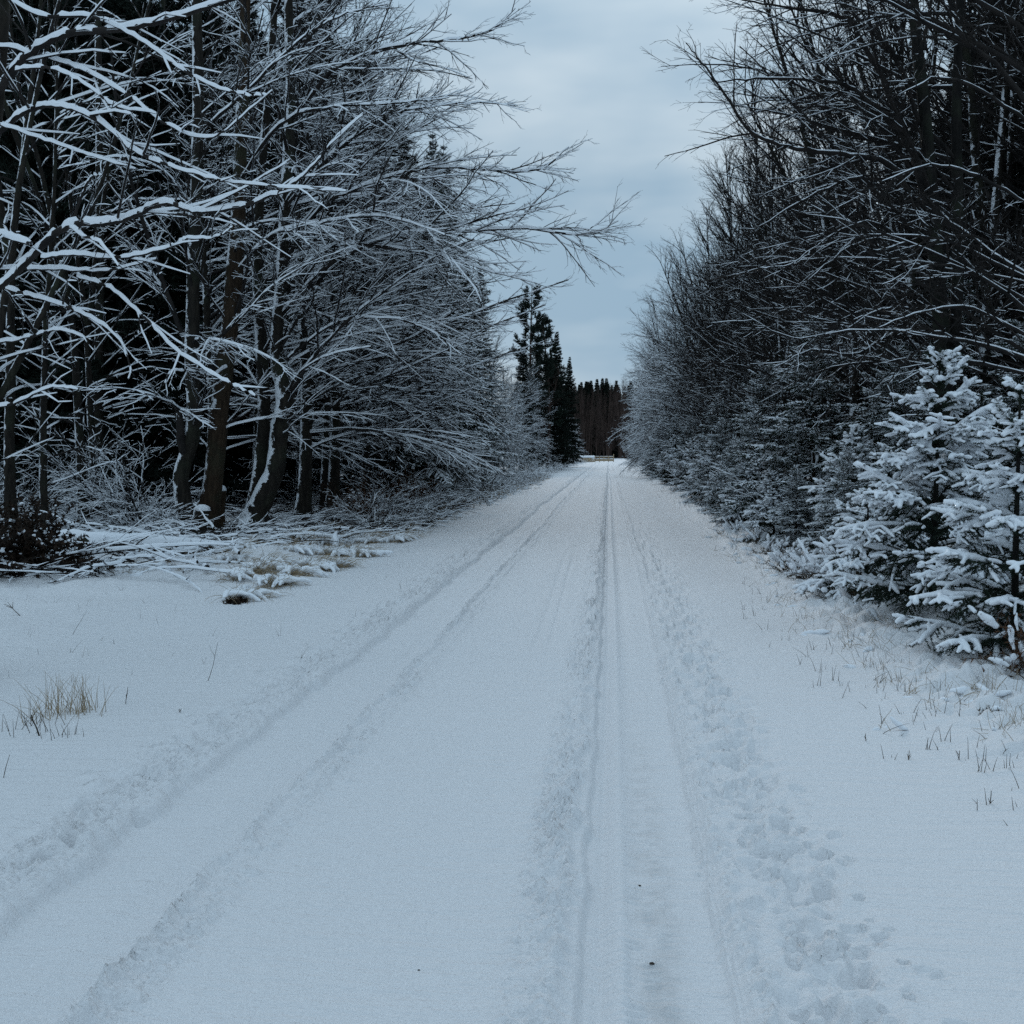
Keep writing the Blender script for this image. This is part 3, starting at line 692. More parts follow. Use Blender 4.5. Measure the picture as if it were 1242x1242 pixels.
# ------------------------------------------------------------------ the group of old trunks on the left
def px_tree(name, label, D, trunks, limbs, seed, P=PD, mats=('trunk', 'twig', 'snow'), snow=(.0032, .0068), extra=0, az0=0, capk=4, gap=.1, group=None, keep=(1, .9, .6), wr=.95, hr=.5, lw=.7):
    """trunks / limbs: lists of (px, py, dD, half width in px)"""
    r_ = random.Random(seed); bx, by, _ = at(trunks[0][0][0], trunks[0][0][1], D) if trunks else at(limbs[0][0][0], limbs[0][0][1], D)
    bz = H(bx, by); o3 = lambda q: tuple(np.array(at(q[0], q[1], D + q[2])) - (bx, by, bz))
    def conv(L, j=0):
        p = [o3(q) for q in L]; r = [q[3] * (D + q[2]) / 1242 for q in L]; return p, r
    T = [conv(t) for t in trunks]
    for p, r in T: p[0] = (p[0][0], p[0][1], -.15 if p[0][2] < .6 else p[0][2]); 
    if T and T[0][0][0][2] < 0: T[0][1][0] *= 1.25
    Lm = [densify(*conv([(a_, b_, c_, d_ * lw) for a_, b_, c_, d_ in l]), 8 if lw == 1. else 5) for l in limbs]; out = [[] for _ in P]
    for p, r in Lm:
        n = len(p)
        for i in range(1, n - 1):
            p[i] = tuple(c + r_.gauss(0, .003 if lw == 1. else .008) for c in p[i])
        L = sum(math.dist(p[i], p[i + 1]) for i in range(n - 1)); sprout(out, p, r, L, 0, P, r_)
    T2 = [densify(p, r, 4) for p, r in T]
    for p, r in T2:                                    # extra limbs all over the upper trunk
        hi = [q for q in p if q[2] > 1.5]
        for i in range(extra if hi else 0):
            q0 = r_.choice(hi); az = az0 + r_.gauss(0, 1.1); el = R(r_.uniform(15, 60)); L = r_.uniform(1.5, 4.5)
            q, rr, _ = walk(q0, (math.cos(az) * math.cos(el), math.sin(az) * math.cos(el), math.sin(el)), L, .009 + L * .0055, .004, 9, r_, .095, .14 * r_.uniform(.4, 1.6))
            Lm.append((q, rr)); sprout(out, q, rr, L, 0, P, r_)
    root = thing(name, label, 'bare tree', (bx, by, bz), group=group)
    if T2:
        b = Buf(); tubes(b, T2, 14, cap=True, lump=.08, seed=seed); obj('trunk', b.mesh('trunk', M[mats[0]]), root)
    b = Buf(); tubes(b, Lm, 7)
    for i, o in enumerate(out):
        if o: tubes(b, o, 4 if i == 0 else 3)
    obj('crown', b.mesh('crown', M[mats[1]]), root)
    b = Buf(); caps(b, Lm, snow[0] * 1.5, snow[1] * 1.6, 7, seed, .09, wr, hr, keep[0])
    for i, o in enumerate(out):
        if o: caps(b, o, snow[0] * (1.2, .9, .7)[min(i, 2)], snow[1] * (1.2, .9, .7)[min(i, 2)], capk, seed + i, gap, wr, hr, keep[min(i + 1, 2)] if len(P) < 3 or i < 2 or P is PD or P is PR else .15)
    obj('snow', b.mesh('snow', M[mats[2]]), root)
    return root
def stump(label, px, py, D, rp, hp, seed, mat='trunk', lean=.1):
    x, y, _ = at(px, py, D); r0 = rp * D / 1242; h = hp * D / 1242; root = thing('tree_stump', label, 'stump', (x, y, H(x, y)))
    b = Buf(); tubes(b, [densify([(0, 0, -.1), (lean * h * .4, 0, h * .4), (lean * h, 0, h)], [r0 * 1.3, r0, r0 * .92], 4)], 14, cap=True, lump=.08, seed=seed); obj('trunk', b.mesh('trunk', M[mat]), root)
    b = Buf(); tubes(b, [densify([(lean * h, 0, h - .02), (lean * h, 0, h + .05), (lean * h, 0, h + .10)], [r0 * 1.05, r0 * .95, r0 * .35], 3)], 14, cap=True, lump=.06, seed=seed); remesh_snow('snow', b, .012, M['fat'], root)
    return root
stump('short stump with a snow cap standing between the two left trunks of the cluster', 238, 655, 18.6, 10, 34, 1, lean=.25)
stump('rusty broken stump behind the thickest trunk of the cluster', 266, 640, 20.6, 6, 48, 2, 'brown', lean=.08)
GT = 'old trunks in a cluster at the left forest edge'
px_tree('bare_tree', 'dark straight trunk, leftmost of the cluster of old trunks', 19.5,
    [[(232, 655, 0, 14), (223, 610, 0, 10.5), (220, 575, 0, 9.5), (230, 540, 0, 10), (236, 500, 0, 9), (233, 440, 0, 9), (235, 330, 0, 8), (239, 200, 0, 7), (240, 80, 0, 6.5), (236, -80, 0, 5), (230, -260, 0, 3)]],
    [[(234, 430, 0, 5), (215, 390, 0, 4.5), (190, 320, 0, 4), (165, 240, 0, 3.5), (145, 150, 0, 3), (135, 60, 0, 2)],
     [(232, 430, 0, 3), (248, 420, -.4, 2.4), (258, 412, -.8, 1.5)], [(228, 562, 0, 7), (220, 535, -.15, 8), (217, 500, -.15, 7)],
     [(238, 160, 0, 3.5), (290, 120, -1, 3), (350, 60, -1.5, 2.5), (410, 20, -2, 1.6), (470, 5, -2, 1)],
     [(238, 260, 0, 3), (200, 210, -1, 2.5), (150, 190, -2, 1.8), (90, 200, -3, 1)]], 1, extra=14, group=GT)
px_tree('bare_tree', 'thickest brown trunk in the middle of the cluster of old trunks', 20,
    [[(247, 655, 0, 14), (258, 590, 0, 12), (266, 500, 0, 11.5), (276, 420, 0, 11), (286, 310, 0, 10), (291, 200, 0, 8), (296, 60, 0, 7), (300, -100, 0, 5), (302, -300, 0, 3)]],
    [[(272, 470, -.1, 4), (262, 455, -.2, 4), (258, 440, -.3, 3)], [(285, 330, 0, 4), (330, 285, -.5, 3.4), (400, 268, -1, 2.8), (470, 262, -1.5, 2), (540, 285, -2, 1.4)],
     [(290, 220, 0, 4), (340, 150, -1, 3.4), (400, 130, -1.5, 2.7), (480, 125, -2, 2), (545, 118, -2, 1)],
     [(292, 170, 0, 4), (330, 100, -.5, 3.5), (380, 40, -1, 3), (430, -20, -1, 2), (480, -60, -1, 1)],
     [(274, 445, -.2, 2.4), (255, 455, -1, 2.2), (236, 450, -1.5, 2), (218, 449, -2, 2), (206, 452, -2.2, 1.5), (198, 468, -2.4, 1)]], 2, extra=14, mats=('brown', 'twig', 'snow'), group=GT)
px_tree('bare_tree', 'crooked leaning trunk with snow stuck to its left side, rightmost of the cluster', 20.5,
    [[(303, 645, 0, 17), (312, 618, 0, 15), (332, 575, 0, 12), (337, 545, 0, 11), (340, 515, 0, 12), (347, 485, 0, 12), (337, 440, 0, 9), (336, 400, 0, 7.5), (341, 340, 0, 7), (346, 250, 0, 7), (352, 120, 0, 6), (350, 0, 0, 5), (354, -220, 0, 3)]],
    [[(345, 490, 0, 4), (375, 440, -.5, 3.4), (420, 390, -1, 2.8), (470, 350, -1, 2.2), (530, 310, -1.5, 1.4), (575, 290, -2, 1)],
     [(342, 330, 0, 4), (380, 260, -.5, 3.5), (440, 225, -1, 3), (520, 203, -1, 2.6), (600, 206, -1, 2.3), (655, 205, -1, 1.6), (690, 178, -1, .8)],
     [(342, 380, 0, 4.4), (400, 320, -.5, 3.8), (480, 285, -1, 3.4), (560, 280, -1, 3), (640, 277, -1, 2.6), (690, 284, -1, 1.8), (725, 280, -1, 1.2), (750, 268, -1, .7)],
     [(344, 350, 0, 4), (400, 300, -.5, 3.4), (470, 300, -1, 2.8), (540, 312, -1, 2.2), (600, 330, -1.5, 1.6), (655, 345, -1.5, .8)],
     [(346, 250, 0, 4), (400, 190, -.5, 3.5), (455, 150, -1, 3), (500, 132, -1.5, 2.2), (580, 125, -1.5, 1.4), (628, 128, -1.5, .7)],
     [(350, 150, 0, 4), (400, 90, -.5, 3.5), (460, 60, -1, 3), (530, 50, -1, 2.2), (590, 40, -1, 1.4), (625, 10, -1, .7)],
     [(345, 480, 0, 3), (365, 450, -1, 2.2), (400, 430, -1.5, 1.8), (450, 420, -2, 1.2)], [(343, 440, 0, 3), (400, 395, -.5, 2.5), (460, 385, -1, 1.8), (520, 400, -1.4, 1.2), (560, 430, -1.6, .8)]], 3, extra=26, group=GT, mats=('leaning', 'twig', 'snow'))
px_tree('bare_tree', 'slender dark trunk growing out behind the crooked leaning trunk', 21,
    [[(300, 635, 0, 9), (312, 590, 0, 9), (320, 520, 0, 8), (318, 430, 0, 7.5), (312, 330, 0, 6), (318, 200, 0, 5), (330, 60, 0, 4.5), (338, -120, 0, 3)]],
    [[(318, 430, 0, 3), (340, 390, -.4, 2.6), (375, 330, -.8, 2), (410, 290, -1, 1.4)], [(314, 330, 0, 3), (350, 240, -.6, 2.6), (410, 180, -1, 2), (470, 170, -1.4, 1.3)]], 4, extra=16, group=GT)
for i, (px, py, D, lean, wd, lb) in enumerate(((118, 640, 24, 3, 6.5, 'thin straight dark trunk standing alone left of the trunk cluster'), (73, 640, 25, -4, 6, 'thin dark trunk with a swollen base near the left picture edge'),
        (195, 625, 28, 6, 5, 'thin trunk a little behind the trunk cluster on its left'), (392, 610, 27, 10, 4, 'slim bare trunk among shrubs right of the leaning trunk'), (20, 630, 27, 2, 7, 'dark trunk at the left picture edge behind the bush'))):
    px_tree('bare_tree', lb, D, [[(px, py, 0, wd), (px + lean * .5, 450, 0, wd * .85), (px + lean, 250, 0, wd * .75), (px + lean * .3, 60, 0, wd * .6), (px + lean, -150, 0, wd * .4)]],
            [[(px, 300, 0, 2.4), (px + 60, 250, -1, 2), (px + 120, 240, -2, 1.2)], [(px, 400, 0, 2.4), (px - 50, 370, -1, 2), (px - 90, 390, -2, 1.2)]], 30 + i, extra=14, P=PI, group=None)

# ------------------------------------------------------------------ near snow-laden limbs of the tree beside the frame, left
PN = [(3.0, .34, 38, .14, .11, .22, 9, .6), (5.0, .4, 36, .14, .12, .1, 5, .8), (13, .3, 55, -.1, .1, .025, 2, 2.)]
near = [
 [(-60, 400, 0, 6.5), (0, 347, 0, 6), (30, 320, 0, 6), (78, 276, -.1, 5.5), (130, 270, -.2, 5), (160, 262, -.2, 4.6), (200, 246, -.3, 4.2), (240, 256, -.3, 3.8), (290, 250, -.3, 3.4), (340, 232, -.3, 2.8), (372, 208, -.3, 2.2), (410, 165, -.3, 1.4), (440, 140, -.3, .8)],
 [(52, 312, -.1, 3.2), (90, 309, -.2, 3), (150, 312, -.3, 2.8), (205, 300, -.4, 2.2), (225, 290, -.4, 1.6), (260, 288, -.5, 1.2), (282, 275, -.5, .8)],
 [(-40, 200, 0, 4.5), (0, 160, 0, 4.2), (30, 136, -.1, 4), (65, 128, -.2, 3.8), (115, 143, -.3, 3.5), (160, 180, -.4, 3.1), (200, 199, -.5, 2.7), (260, 217, -.6, 2), (330, 226, -.7, 1.4), (420, 232, -.8, .8)],
 [(-60, 180, .3, 8), (5, 100, .2, 7), (30, 70, .1, 6), (80, 41, 0, 5.6), (150, 35, -.1, 5), (220, 18, -.2, 4.4), (290, -5, -.3, 3.6), (380, -40, -.4, 2)],
 [(-40, 50, .3, 3.2), (30, 62, .2, 3), (100, 85, 0, 2.8), (150, 112, -.2, 2.4), (205, 152, -.3, 2), (260, 165, -.5, 1.5), (330, 110, -.6, .9)],
 [(-30, -40, .3, 3.6), (40, 15, .2, 3.2), (110, 20, 0, 3), (170, 48, -.2, 2.7), (230, 90, -.3, 2.3), (290, 114, -.5, 1.6), (330, 115, -.6, .9)],
 [(-40, 326, .4, 3), (0, 326, .3, 2.8), (60, 326, .1, 2.5), (130, 328, 0, 2), (190, 314, -.2, 1.2)],
 [(-40, 270, .2, 5), (0, 284, 0, 4.8), (38, 296, -.2, 4)],
 [(95, 335, .1, 2.4), (135, 350, 0, 2.3), (175, 385, -.1, 2.2), (215, 425, -.2, 2.1), (270, 460, -.3, 1.8), (310, 480, -.4, 1)],
 [(-30, 335, .3, 3), (15, 352, .2, 2.7), (60, 365, .1, 2.4), (110, 385, 0, 2.1), (145, 412, -.1, 1.7), (160, 450, -.2, 1.1)],
 [(20, 85, 0, 2.6), (60, 82, -.1, 2.4), (100, 100, -.2, 2.2), (140, 128, -.3, 1.8), (190, 138, -.4, 1)],
 [(-30, 140, 0, 2.4), (15, 156, -.1, 2.2), (70, 175, -.2, 2), (120, 192, -.3, 1.5), (165, 205, -.4, .9)],
 [(-30, 420, .3, 2.4), (30, 410, .2, 2.2), (70, 400, .1, 1.8), (110, 412, 0, 1)],
 [(-30, 500, .3, 2.6), (20, 488, .2, 2.3), (60, 470, 0, 1.7), (95, 472, -.1, 1)],
 [(88, 268, -.1, 2.4), (98, 240, -.1, 2.2), (110, 216, -.15, 1.8), (124, 212, -.2, 1)],
]
px_tree('bare_tree', 'near tree at the left picture edge whose thick snow-laden limbs cross the upper left', 7.0,
    [[(-70, 834, .3, 24), (-60, 600, .3, 20), (-40, 400, .3, 16), (-18, 200, .3, 14), (-2, 60, .3, 11), (4, -100, .3, 9), (0, -300, .3, 5)]], [[(a, b, c, d * .8) for a, b, c, d in l] for l in near], 9, P=PN, lw=1., snow=(.0020, .0068), capk=6, gap=.12, hr=.5, keep=(1, .95, .2))

# ------------------------------------------------------------------ big bare tree on the right
bigR = [
 [(1131, 290, 0, 5), (1085, 205, -.6, 4.5), (1040, 190, -.9, 4), (1000, 185, -1, 3.6), (945, 176, -1, 3), (905, 155, -1, 2.6), (880, 115, -1, 2.1), (850, 75, -1, 1.4), (832, 52, -1, .8)],
 [(1120, 220, 0, 5), (1095, 165, -.4, 4.6), (1062, 130, -.6, 4), (1030, 105, -.8, 3.4), (1000, 98, -1, 2.6), (930, 95, -1, 1.8), (870, 100, -1, 1)],
 [(1125, 250, 0, 5.5), (1098, 160, -.2, 5), (1070, 95, -.3, 4.5), (1045, 50, -.4, 3.6), (1015, -10, -.5, 3)],
 [(1135, 300, 0, 4), (1110, 280, -.5, 3.4), (1060, 230, -1, 3), (1040, 215, -1.2, 2.6), (980, 240, -1.5, 2), (920, 275, -2, 1)],
 [(1140, 340, 0, 4), (1100, 300, -.8, 3.2), (1060, 270, -1.2, 2.8), (1010, 285, -1.5, 2), (960, 320, -2, 1.2), (920, 325, -2, .7)],
 [(1150, 400, 0, 3.4), (1110, 320, -.5, 3), (1080, 290, -1, 2.5), (1030, 300, -1.5, 1.9), (980, 340, -2, 1.2)],
 [(1155, 450, 0, 3), (1100, 400, -.8, 2.6), (1040, 430, -1.5, 2), (985, 425, -2, 1.5), (930, 450, -2.5, .8)],
 [(1160, 420, 0, 3), (1120, 380, -1, 2.5), (1070, 375, -1.6, 2.1), (1020, 400, -2, 1.6), (960, 410, -2.4, 1.2), (900, 380, -2.8, .7)],
 [(1115, 150, 0, 4), (1080, 60, -.5, 3.4), (1020, 20, -.8, 2.8), (960, 10, -1, 2), (900, 0, -1.2, 1.2)],
 [(1120, 60, 0, 3), (1125, 20, 0, 2.6), (1140, -40, 0, 2)]]
px_tree('bare_tree', 'large bare tree on the right with long limbs arching up towards the road', 15,
    [[(1152, 690, 0, 12), (1150, 520, 0, 10), (1140, 380, 0, 9), (1132, 270, 0, 8), (1122, 140, 0, 7), (1110, 30, 0, 6), (1100, -120, 0, 4), (1095, -300, 0, 2.5)],
     [(1150, 500, 0, 7), (1162, 330, .2, 6.5), (1160, 150, .3, 5.5), (1165, -30, .4, 4), (1170, -250, .4, 2)]], bigR, 11, P=PR, mats=('bark0', 'twig', 'snow'), snow=(.0009, .0022), keep=(.85, .4, .2), wr=.62, hr=.3, extra=24, az0=math.pi, gap=.25)
px_tree('bare_tree', 'bare tree at the right picture edge with arching snow-lined branches above the nearest spruces', 12.5,
    [[(1275, 720, 0, 14), (1273, 500, 0, 12), (1268, 300, 0, 10), (1264, 100, 0, 8), (1268, -100, 0, 6), (1266, -400, 0, 3)]],
    [[(1272, 420, 0, 3), (1180, 375, -.5, 2.6), (1120, 378, -1, 2), (1060, 400, -1.4, 1.2)], [(1270, 380, 0, 3), (1190, 335, -.5, 2.6), (1130, 322, -1, 2), (1070, 345, -1.4, 1)],
     [(1272, 460, 0, 3), (1190, 440, -.5, 2.4), (1140, 442, -1, 1.8), (1090, 465, -1.4, 1)], [(1266, 260, 0, 3), (1190, 215, -.5, 2.6), (1130, 200, -1, 2), (1070, 220, -1.4, 1.1)],
     [(1264, 160, 0, 3), (1190, 110, -.5, 2.6), (1140, 95, -1, 2), (1090, 115, -1.4, 1)], [(1270, 330, 0, 2.6), (1190, 290, -.4, 2), (1140, 290, -1, 1.6), (1080, 320, -1.4, 1)]],
    12, P=PR, mats=('bark0', 'twig', 'snow'), snow=(.0009, .0022), keep=(.8, .35, .2), wr=.62, hr=.3, extra=24, az0=math.pi, gap=.25)

# ------------------------------------------------------------------ near spruces on the right
for (x, y, s, seed, ht, rb, lb, zr) in (
    (2.95, 9.6, 1, 41, 2.42, 1.12, 'young spruce thickly loaded with snow, taller of the two nearest on the right', .3),
    (3.02, 7.9, 1, 42, 2.12, .98, 'young spruce thickly loaded with snow at the right picture edge, nearest the camera', 2.1),
    (2.75, 11.2, 1, 43, 1.15, .75, 'small low spruce under snow just left of the two nearest ones', 1.2)):
    o = hero_spruce('young_spruce', lb, seed, ht, rb, sp=.34 if ht > 2 else .24, nb=7, zmin=.16)
    place(o, x, y, zr, s, label=lb)
o3 = hero_spruce('young_spruce', None, 44, 1.7, .95, cover=.75, sp=.22)
place(o3, 3.35, 12.6, 0, 1, label='snowy young spruce standing behind the small low spruce on the right')
place(o3, 3.6, 15.4, 2, 1.15, label='bushy snowy young spruce with a dark hollow under it, farther up the right verge')

for (x, y, r_z, s_, lb) in ((2.95, 18.6, 1, .8, 'rounded snowy young spruce third along the right verge beyond the dark hollow'), (3.15, 22.5, 4, 1.05, 'rounded snowy young spruce by the right roadside shrubs, taller than its neighbour'),
        (3.0, 27.5, 2, .85, 'small snowy spruce at the middle of the right verge row'), (3.3, 33.5, 5, 1.2, 'broad snowy spruce at the middle distance of the right verge row'),
        (3.4, 42, 3, 1.3, 'snowy spruce far along the right verge before the road narrows'), (3.5, 54, 0, 1.5, 'farthest large snowy spruce standing out of the right verge row')):
    place(o3, x, y, r_z, s_, label=lb)

# ------------------------------------------------------------------ brambles, bush, mounds of dead growth
def heap(name, label, loc, seed, n, L, leafm, per, ll, lw, blobs, cat='bush', up=(.5, 1.3), grav=1.0, stem='stalk', voxel=.012, dab=False):
    r_ = random.Random(seed); root = thing(name, label, cat, loc); st = []
    for i in range(n):
        a = r_.uniform(0, 6.28); e = r_.uniform(*up); l = L * r_.uniform(.5, 1.1)
        st.append(walk((r_.gauss(0, L * .18), r_.gauss(0, L * .18), -.03), (math.cos(a) * math.cos(e), math.sin(a) * math.cos(e), math.sin(e)), l, .004, .002, 7, r_, .12, grav)[:2])
    b = Buf(); tubes(b, st, 4); obj('stems', b.mesh('stems', M[stem]), root)
    b = Buf(); needles(b, [(p[2:], r) for p, r in st], per, ll, lw, seed, .4); obj('leaves', b.mesh('leaves', M[leafm], False), root)
    b = Buf(); sn = []
    for i in range(blobs):
        p, r = r_.choice(st); k = r_.randint(2, len(p) - 3); q = p[k:k + 3]; f = r_.uniform(.015, .04)
        if q[0][2] < L * .15: continue
        if dab: c_ = q[1]; a = r_.uniform(0, 6.28); f *= .8; q = [(c_[0] + t * math.cos(a), c_[1] + t * math.sin(a), c_[2]) for t in (-.035, 0, .035)]
        sn.append(([(a[0], a[1], a[2] + f * .5) for a in q], [f * .6, f * 1.05, f * .55]))
    tubes(b, [densify(p, r, 2) for p, r in sn], 6, cap=True, lump=.2); remesh_snow('snow', b, voxel, M['fat'], root)['kind'] = 'stuff'
    return root
heap('bramble', 'reddish-brown dead bracken clump under the nearest spruce on the right', (3.0, 7.25, H(3.0, 7.25)), 51, 60, .55, 'leaf', 90, .05, .010, 60, 'bracken')
heap('bramble', 'low tangle of brown stalks capped with lumpy snow at the right picture edge', (3.45, 7.3, H(3.45, 7.3)), 52, 70, .6, 'straw', 40, .06, .006, 130, 'bramble')
heap('bramble', 'grey tangle of brambles between the small spruces on the right verge', (2.75, 12.0, H(2.75, 12.0)), 53, 80, .8, 'stalk', 60, .04, .01, 160, 'bramble')
heap('bush', 'dark leafy bush dabbed with snow at the left picture edge', (-7.75, 12.9, H(-7.75, 12.9)), 54, 420, 1.05, 'dleaf', 90, .06, .03, 620, 'bush', up=(.2, 1.5), grav=.9, voxel=.014, dab=True)
heap('bush', 'reddish bare bush half buried in snow on the left verge right of the trunks', (-6.0, 24, H(-6, 24)), 55, 150, 1.3, 'leaf', 30, .05, .008, 160, 'bush', up=(.4, 1.4), grav=.5, stem='leaf', voxel=.02, dab=True)
heap('bush', 'rusty brown bush beside the left verge farther up the road', (-6.2, 31, H(-6.2, 31)), 56, 150, 1.5, 'leaf', 30, .06, .01, 120, 'bush', up=(.6, 1.4), grav=.4, stem='leaf', voxel=.025, dab=True)

# ------------------------------------------------------------------ fallen branches
def fallen(label, loc, seed, L, r0, rz, k=1, mat='bark', el=.05):
    r_ = random.Random(seed); root = thing('fallen_branch', label, 'branch', loc, rz, 'fallen branches on the left verge')
    q, _, _ = walk((0, 0, r0 * .6), (1, 0, el), L, r0, .01, 9, r_, .09, el * .6); rr = [r0 * (1 - .75 * i / 9) for i in range(10)]; out = [[], []]
    sprout(out, q, rr, L, 0, [(2.2 * k, .4, 40, .1, .1, .25, 5, .4), (3, .4, 40, .1, .1, .12, 3, .5)], r_)
    b = Buf(); tubes(b, [densify(q, rr, 2)], 8, cap=True, lump=.08); obj('stick', b.mesh('stick', M[mat]), root)
    b = Buf(); [tubes(b, o, 4) for o in out]; obj('twigs', b.mesh('twigs', M['twig']), root)
    b = Buf(); caps(b, [densify(q, rr, 2)], .006, .014, 6, seed, .05); [caps(b, o, .005, .010, 4, seed, .1) for o in out]; obj('snow', b.mesh('snow', M['snow']), root)
G = on_ground
FBL = 'broken branch lying under snow in the brushwood below the left trunks'
for i in range(85):
    px = rnd.uniform(30, 430); py = rnd.uniform(640, 704) if px < 300 else rnd.uniform(632, 660); x, y = G(px, py)
    fallen(FBL, (x, y, H(x, y) + .05 + rnd.random() * .18), 600 + i, rnd.uniform(.5, 1.9), rnd.uniform(.006, .024), rnd.uniform(0, 6.28), el=rnd.uniform(-.02, .22))
bw = []; bo2 = Buf(); bs = Buf()
for i in range(7000):
    x = -rnd.uniform(4.2, 15) if i < 4600 else -rnd.uniform(4.0, 7); y = 12.2 + 20 * rnd.random() ** 1.3 if i < 4600 else rnd.uniform(20, 75)
    if x > -4.25 - max(0, 20 - y) * .34 + .3 * vnoise(y * .8, 0, 3) or x < -.62 * y - 1: continue
    a = rnd.uniform(0, 6.28); e = rnd.uniform(-.05, .45); L_ = rnd.uniform(.25, 1.1)
    bw.append(walk((x, y, H(x, y) + rnd.uniform(0, .12)), (math.cos(a), math.sin(a), e), L_, rnd.uniform(.005, .016), .002, 4, rnd, .12, .25)[:2])
tubes(bo2, bw, 4); caps(bo2, [], .0, .0)
bwm = bo2.mesh('brushwood', M['twig']); bwo = tag(obj('brushwood', bwm), 'tangle of small fallen twigs on the floor of the left forest', 'brushwood', kind='stuff')
caps(bs, bw, .002, .009, 4, 5, .35, .9, .5, .6); obj('snow', bs.mesh('snow', M['snow']), bwo)
x, y = G(60, 672); fallen('long pale log lying at the back of the brushwood by the dark bush', (x - .3, y, H(x, y) + .15), 700, 4.0, .12, .1, .4)
x, y = G(150, 690); fallen('long dark branch lying across the front of the brushwood pile', (x - 1.4, y, H(x, y) + .1), 701, 3.0, .04, .0, .8)

# ------------------------------------------------------------------ grass
def blades(buf, cx, cy, n, rad, hmin, hmax, w, rs, lean=.35, curl=.5):
    for i in range(n):
        x = cx + rs.gauss(0, rad); y = cy + rs.gauss(0, rad); h = rs.uniform(hmin, hmax); z = H(x, y) - .02
        a = rs.uniform(0, 6.28); l = abs(rs.gauss(0, lean)); p = []
        for k in range(5):
            t = k / 4; o = l * h * (t + curl * t * t); p.append((x + math.cos(a) * o, y + math.sin(a) * o, z + h * t * (1 - .25 * l * t * curl)))
        tubes(buf, [(p, [w * (1 - .7 * k / 4) for k in range(5)])], 3)
def grass(name, label, mat, lst, seed, kind=None, cat='grass', group=None):
    r_ = random.Random(seed); b = Buf()
    for a in lst: blades(b, *a, r_)
    return tag(obj(name, b.mesh(name, M[mat], False)), label, cat, group, kind)
def gp(px, py): return on_ground(px, py)
for i, (px, py, n, rad, h, lb) in enumerate(((75, 862, 60, .10, .30, 'clump of tall straw-coloured grass poking from the snow, lower left'), (104, 858, 26, .06, .26, 'smaller straw grass clump just right of the tall lower left clump'),
        (30, 878, 22, .1, .2, 'sparse bent dark grass at the lower left picture edge'), (78, 890, 12, .05, .16, 'short dark grass stalks in front of the lower left grass clump'))):
    x, y = gp(px, py); grass('grass_tuft', lb, 'straw' if i < 2 else 'stalk', [(x, y, n, rad, h * .4, h, .0022)], 800 + i)
def tussock(label, x, y, seed, n=170, L=.4):
    r_ = random.Random(seed); root = thing('grass_tussock', label, 'grass tussock', (x, y, H(x, y)), 0, 'flattened grass tussocks on the left verge'); st = []
    for i in range(n):
        a = r_.gauss(-.5, 1.0); e = r_.uniform(.2, 1.2); st.append(walk((r_.gauss(0, .1), r_.gauss(0, .1), -.02), (math.cos(a) * math.cos(e), math.sin(a) * math.cos(e), math.sin(e)), L * r_.uniform(.5, 1.2), .003, .0012, 5, r_, .06, 3.2)[:2])
    b = Buf(); tubes(b, st, 3); obj('blades', b.mesh('blades', M['straw'], False), root)
    b = Buf(); tubes(b, [densify(*walk((r_.gauss(0, .1), r_.gauss(0, .1), .08), (math.cos(a), math.sin(a), .2), .3, .05, .02, 3, r_, .1, 2)[:2], 2) for a in [r_.gauss(-.4, 1.2) for _ in range(9)]], 6, cap=True, lump=.2)
    remesh_snow('snow', b, .014, M['fat'], root)
TL = 'flattened yellowish grass tussock breaking through snow on the left verge'
for i in range(34):
    px = rnd.uniform(270, 500); py = 712 - (px - 280) * .33 + rnd.uniform(-34, 14); x, y = gp(px, py); tussock(TL, x, y, 820 + i)
lst = []
r2 = random.Random(9)
for i in range(120):
    px = r2.uniform(900, 1242); e = 690 + (px - 900) * .62; py = e + abs(r2.gauss(0, 45)) ; x, y = gp(px, min(py, 1000)); lst.append((x, y, r2.randint(1, 3), .025, .03, .14, .0026))
grass('grass_stalks', 'scattered thin dark grass stalks along the right verge', 'stalk', lst, 5, kind='stuff')
lst = []
for i in range(70):
    px = r2.uniform(900, 1242); e = 680 + (px - 900) * .58; x, y = gp(px, e + r2.gauss(0, 22)); lst.append((x, y, r2.randint(3, 8), .05, .05, .16, .0018))
grass('dry_grass', 'dry pale grass in the snow at the foot of the right spruces', 'straw', lst, 6, kind='stuff')
lst = []
for i in range(60):
    px = r2.uniform(0, 520); py = 715 + abs(r2.gauss(0, 55)) - px * .12; x, y = gp(px, py); lst.append((x, y, r2.randint(1, 3), .02, .03, .13, .0016))
for i in range(170):
    y = 16 + 90 * r2.random() ** 1.5; lst.append((-4.7 + r2.gauss(0, .4), y, 6, .15, .08, .38, .003)); lst.append((2.7 + r2.gauss(0, .3), y, 4, .12, .08, .3, .003))
grass('grass_stalks', 'scattered thin grass stalks across the left verge', 'stalk', lst, 7, kind='stuff')
def stalk_plant(label, px, py, hpx, lean, seed, forks=2, w=.0028):
    x, y = gp(px, py); h = hpx * y / 1242; r_ = random.Random(seed)
    q, r, _ = walk((x, y, H(x, y) - .03), (lean, 0, 1), h, w, w * .5, 4, r_, .07, 0); P = [(q, r)]
    for i in range(forks):
        p, d = interp(q, r_.uniform(.3, .8)); P.append(walk(p, deflect(d, .7, r_.uniform(0, 6.28)), h * .35, w * .7, w * .4, 2, r_, .1, 0)[:2])
    b = Buf(); tubes(b, P, 4); return tag(obj('weed_stalk', b.mesh('weed_stalk', M['stalk'])), label, 'stalk')
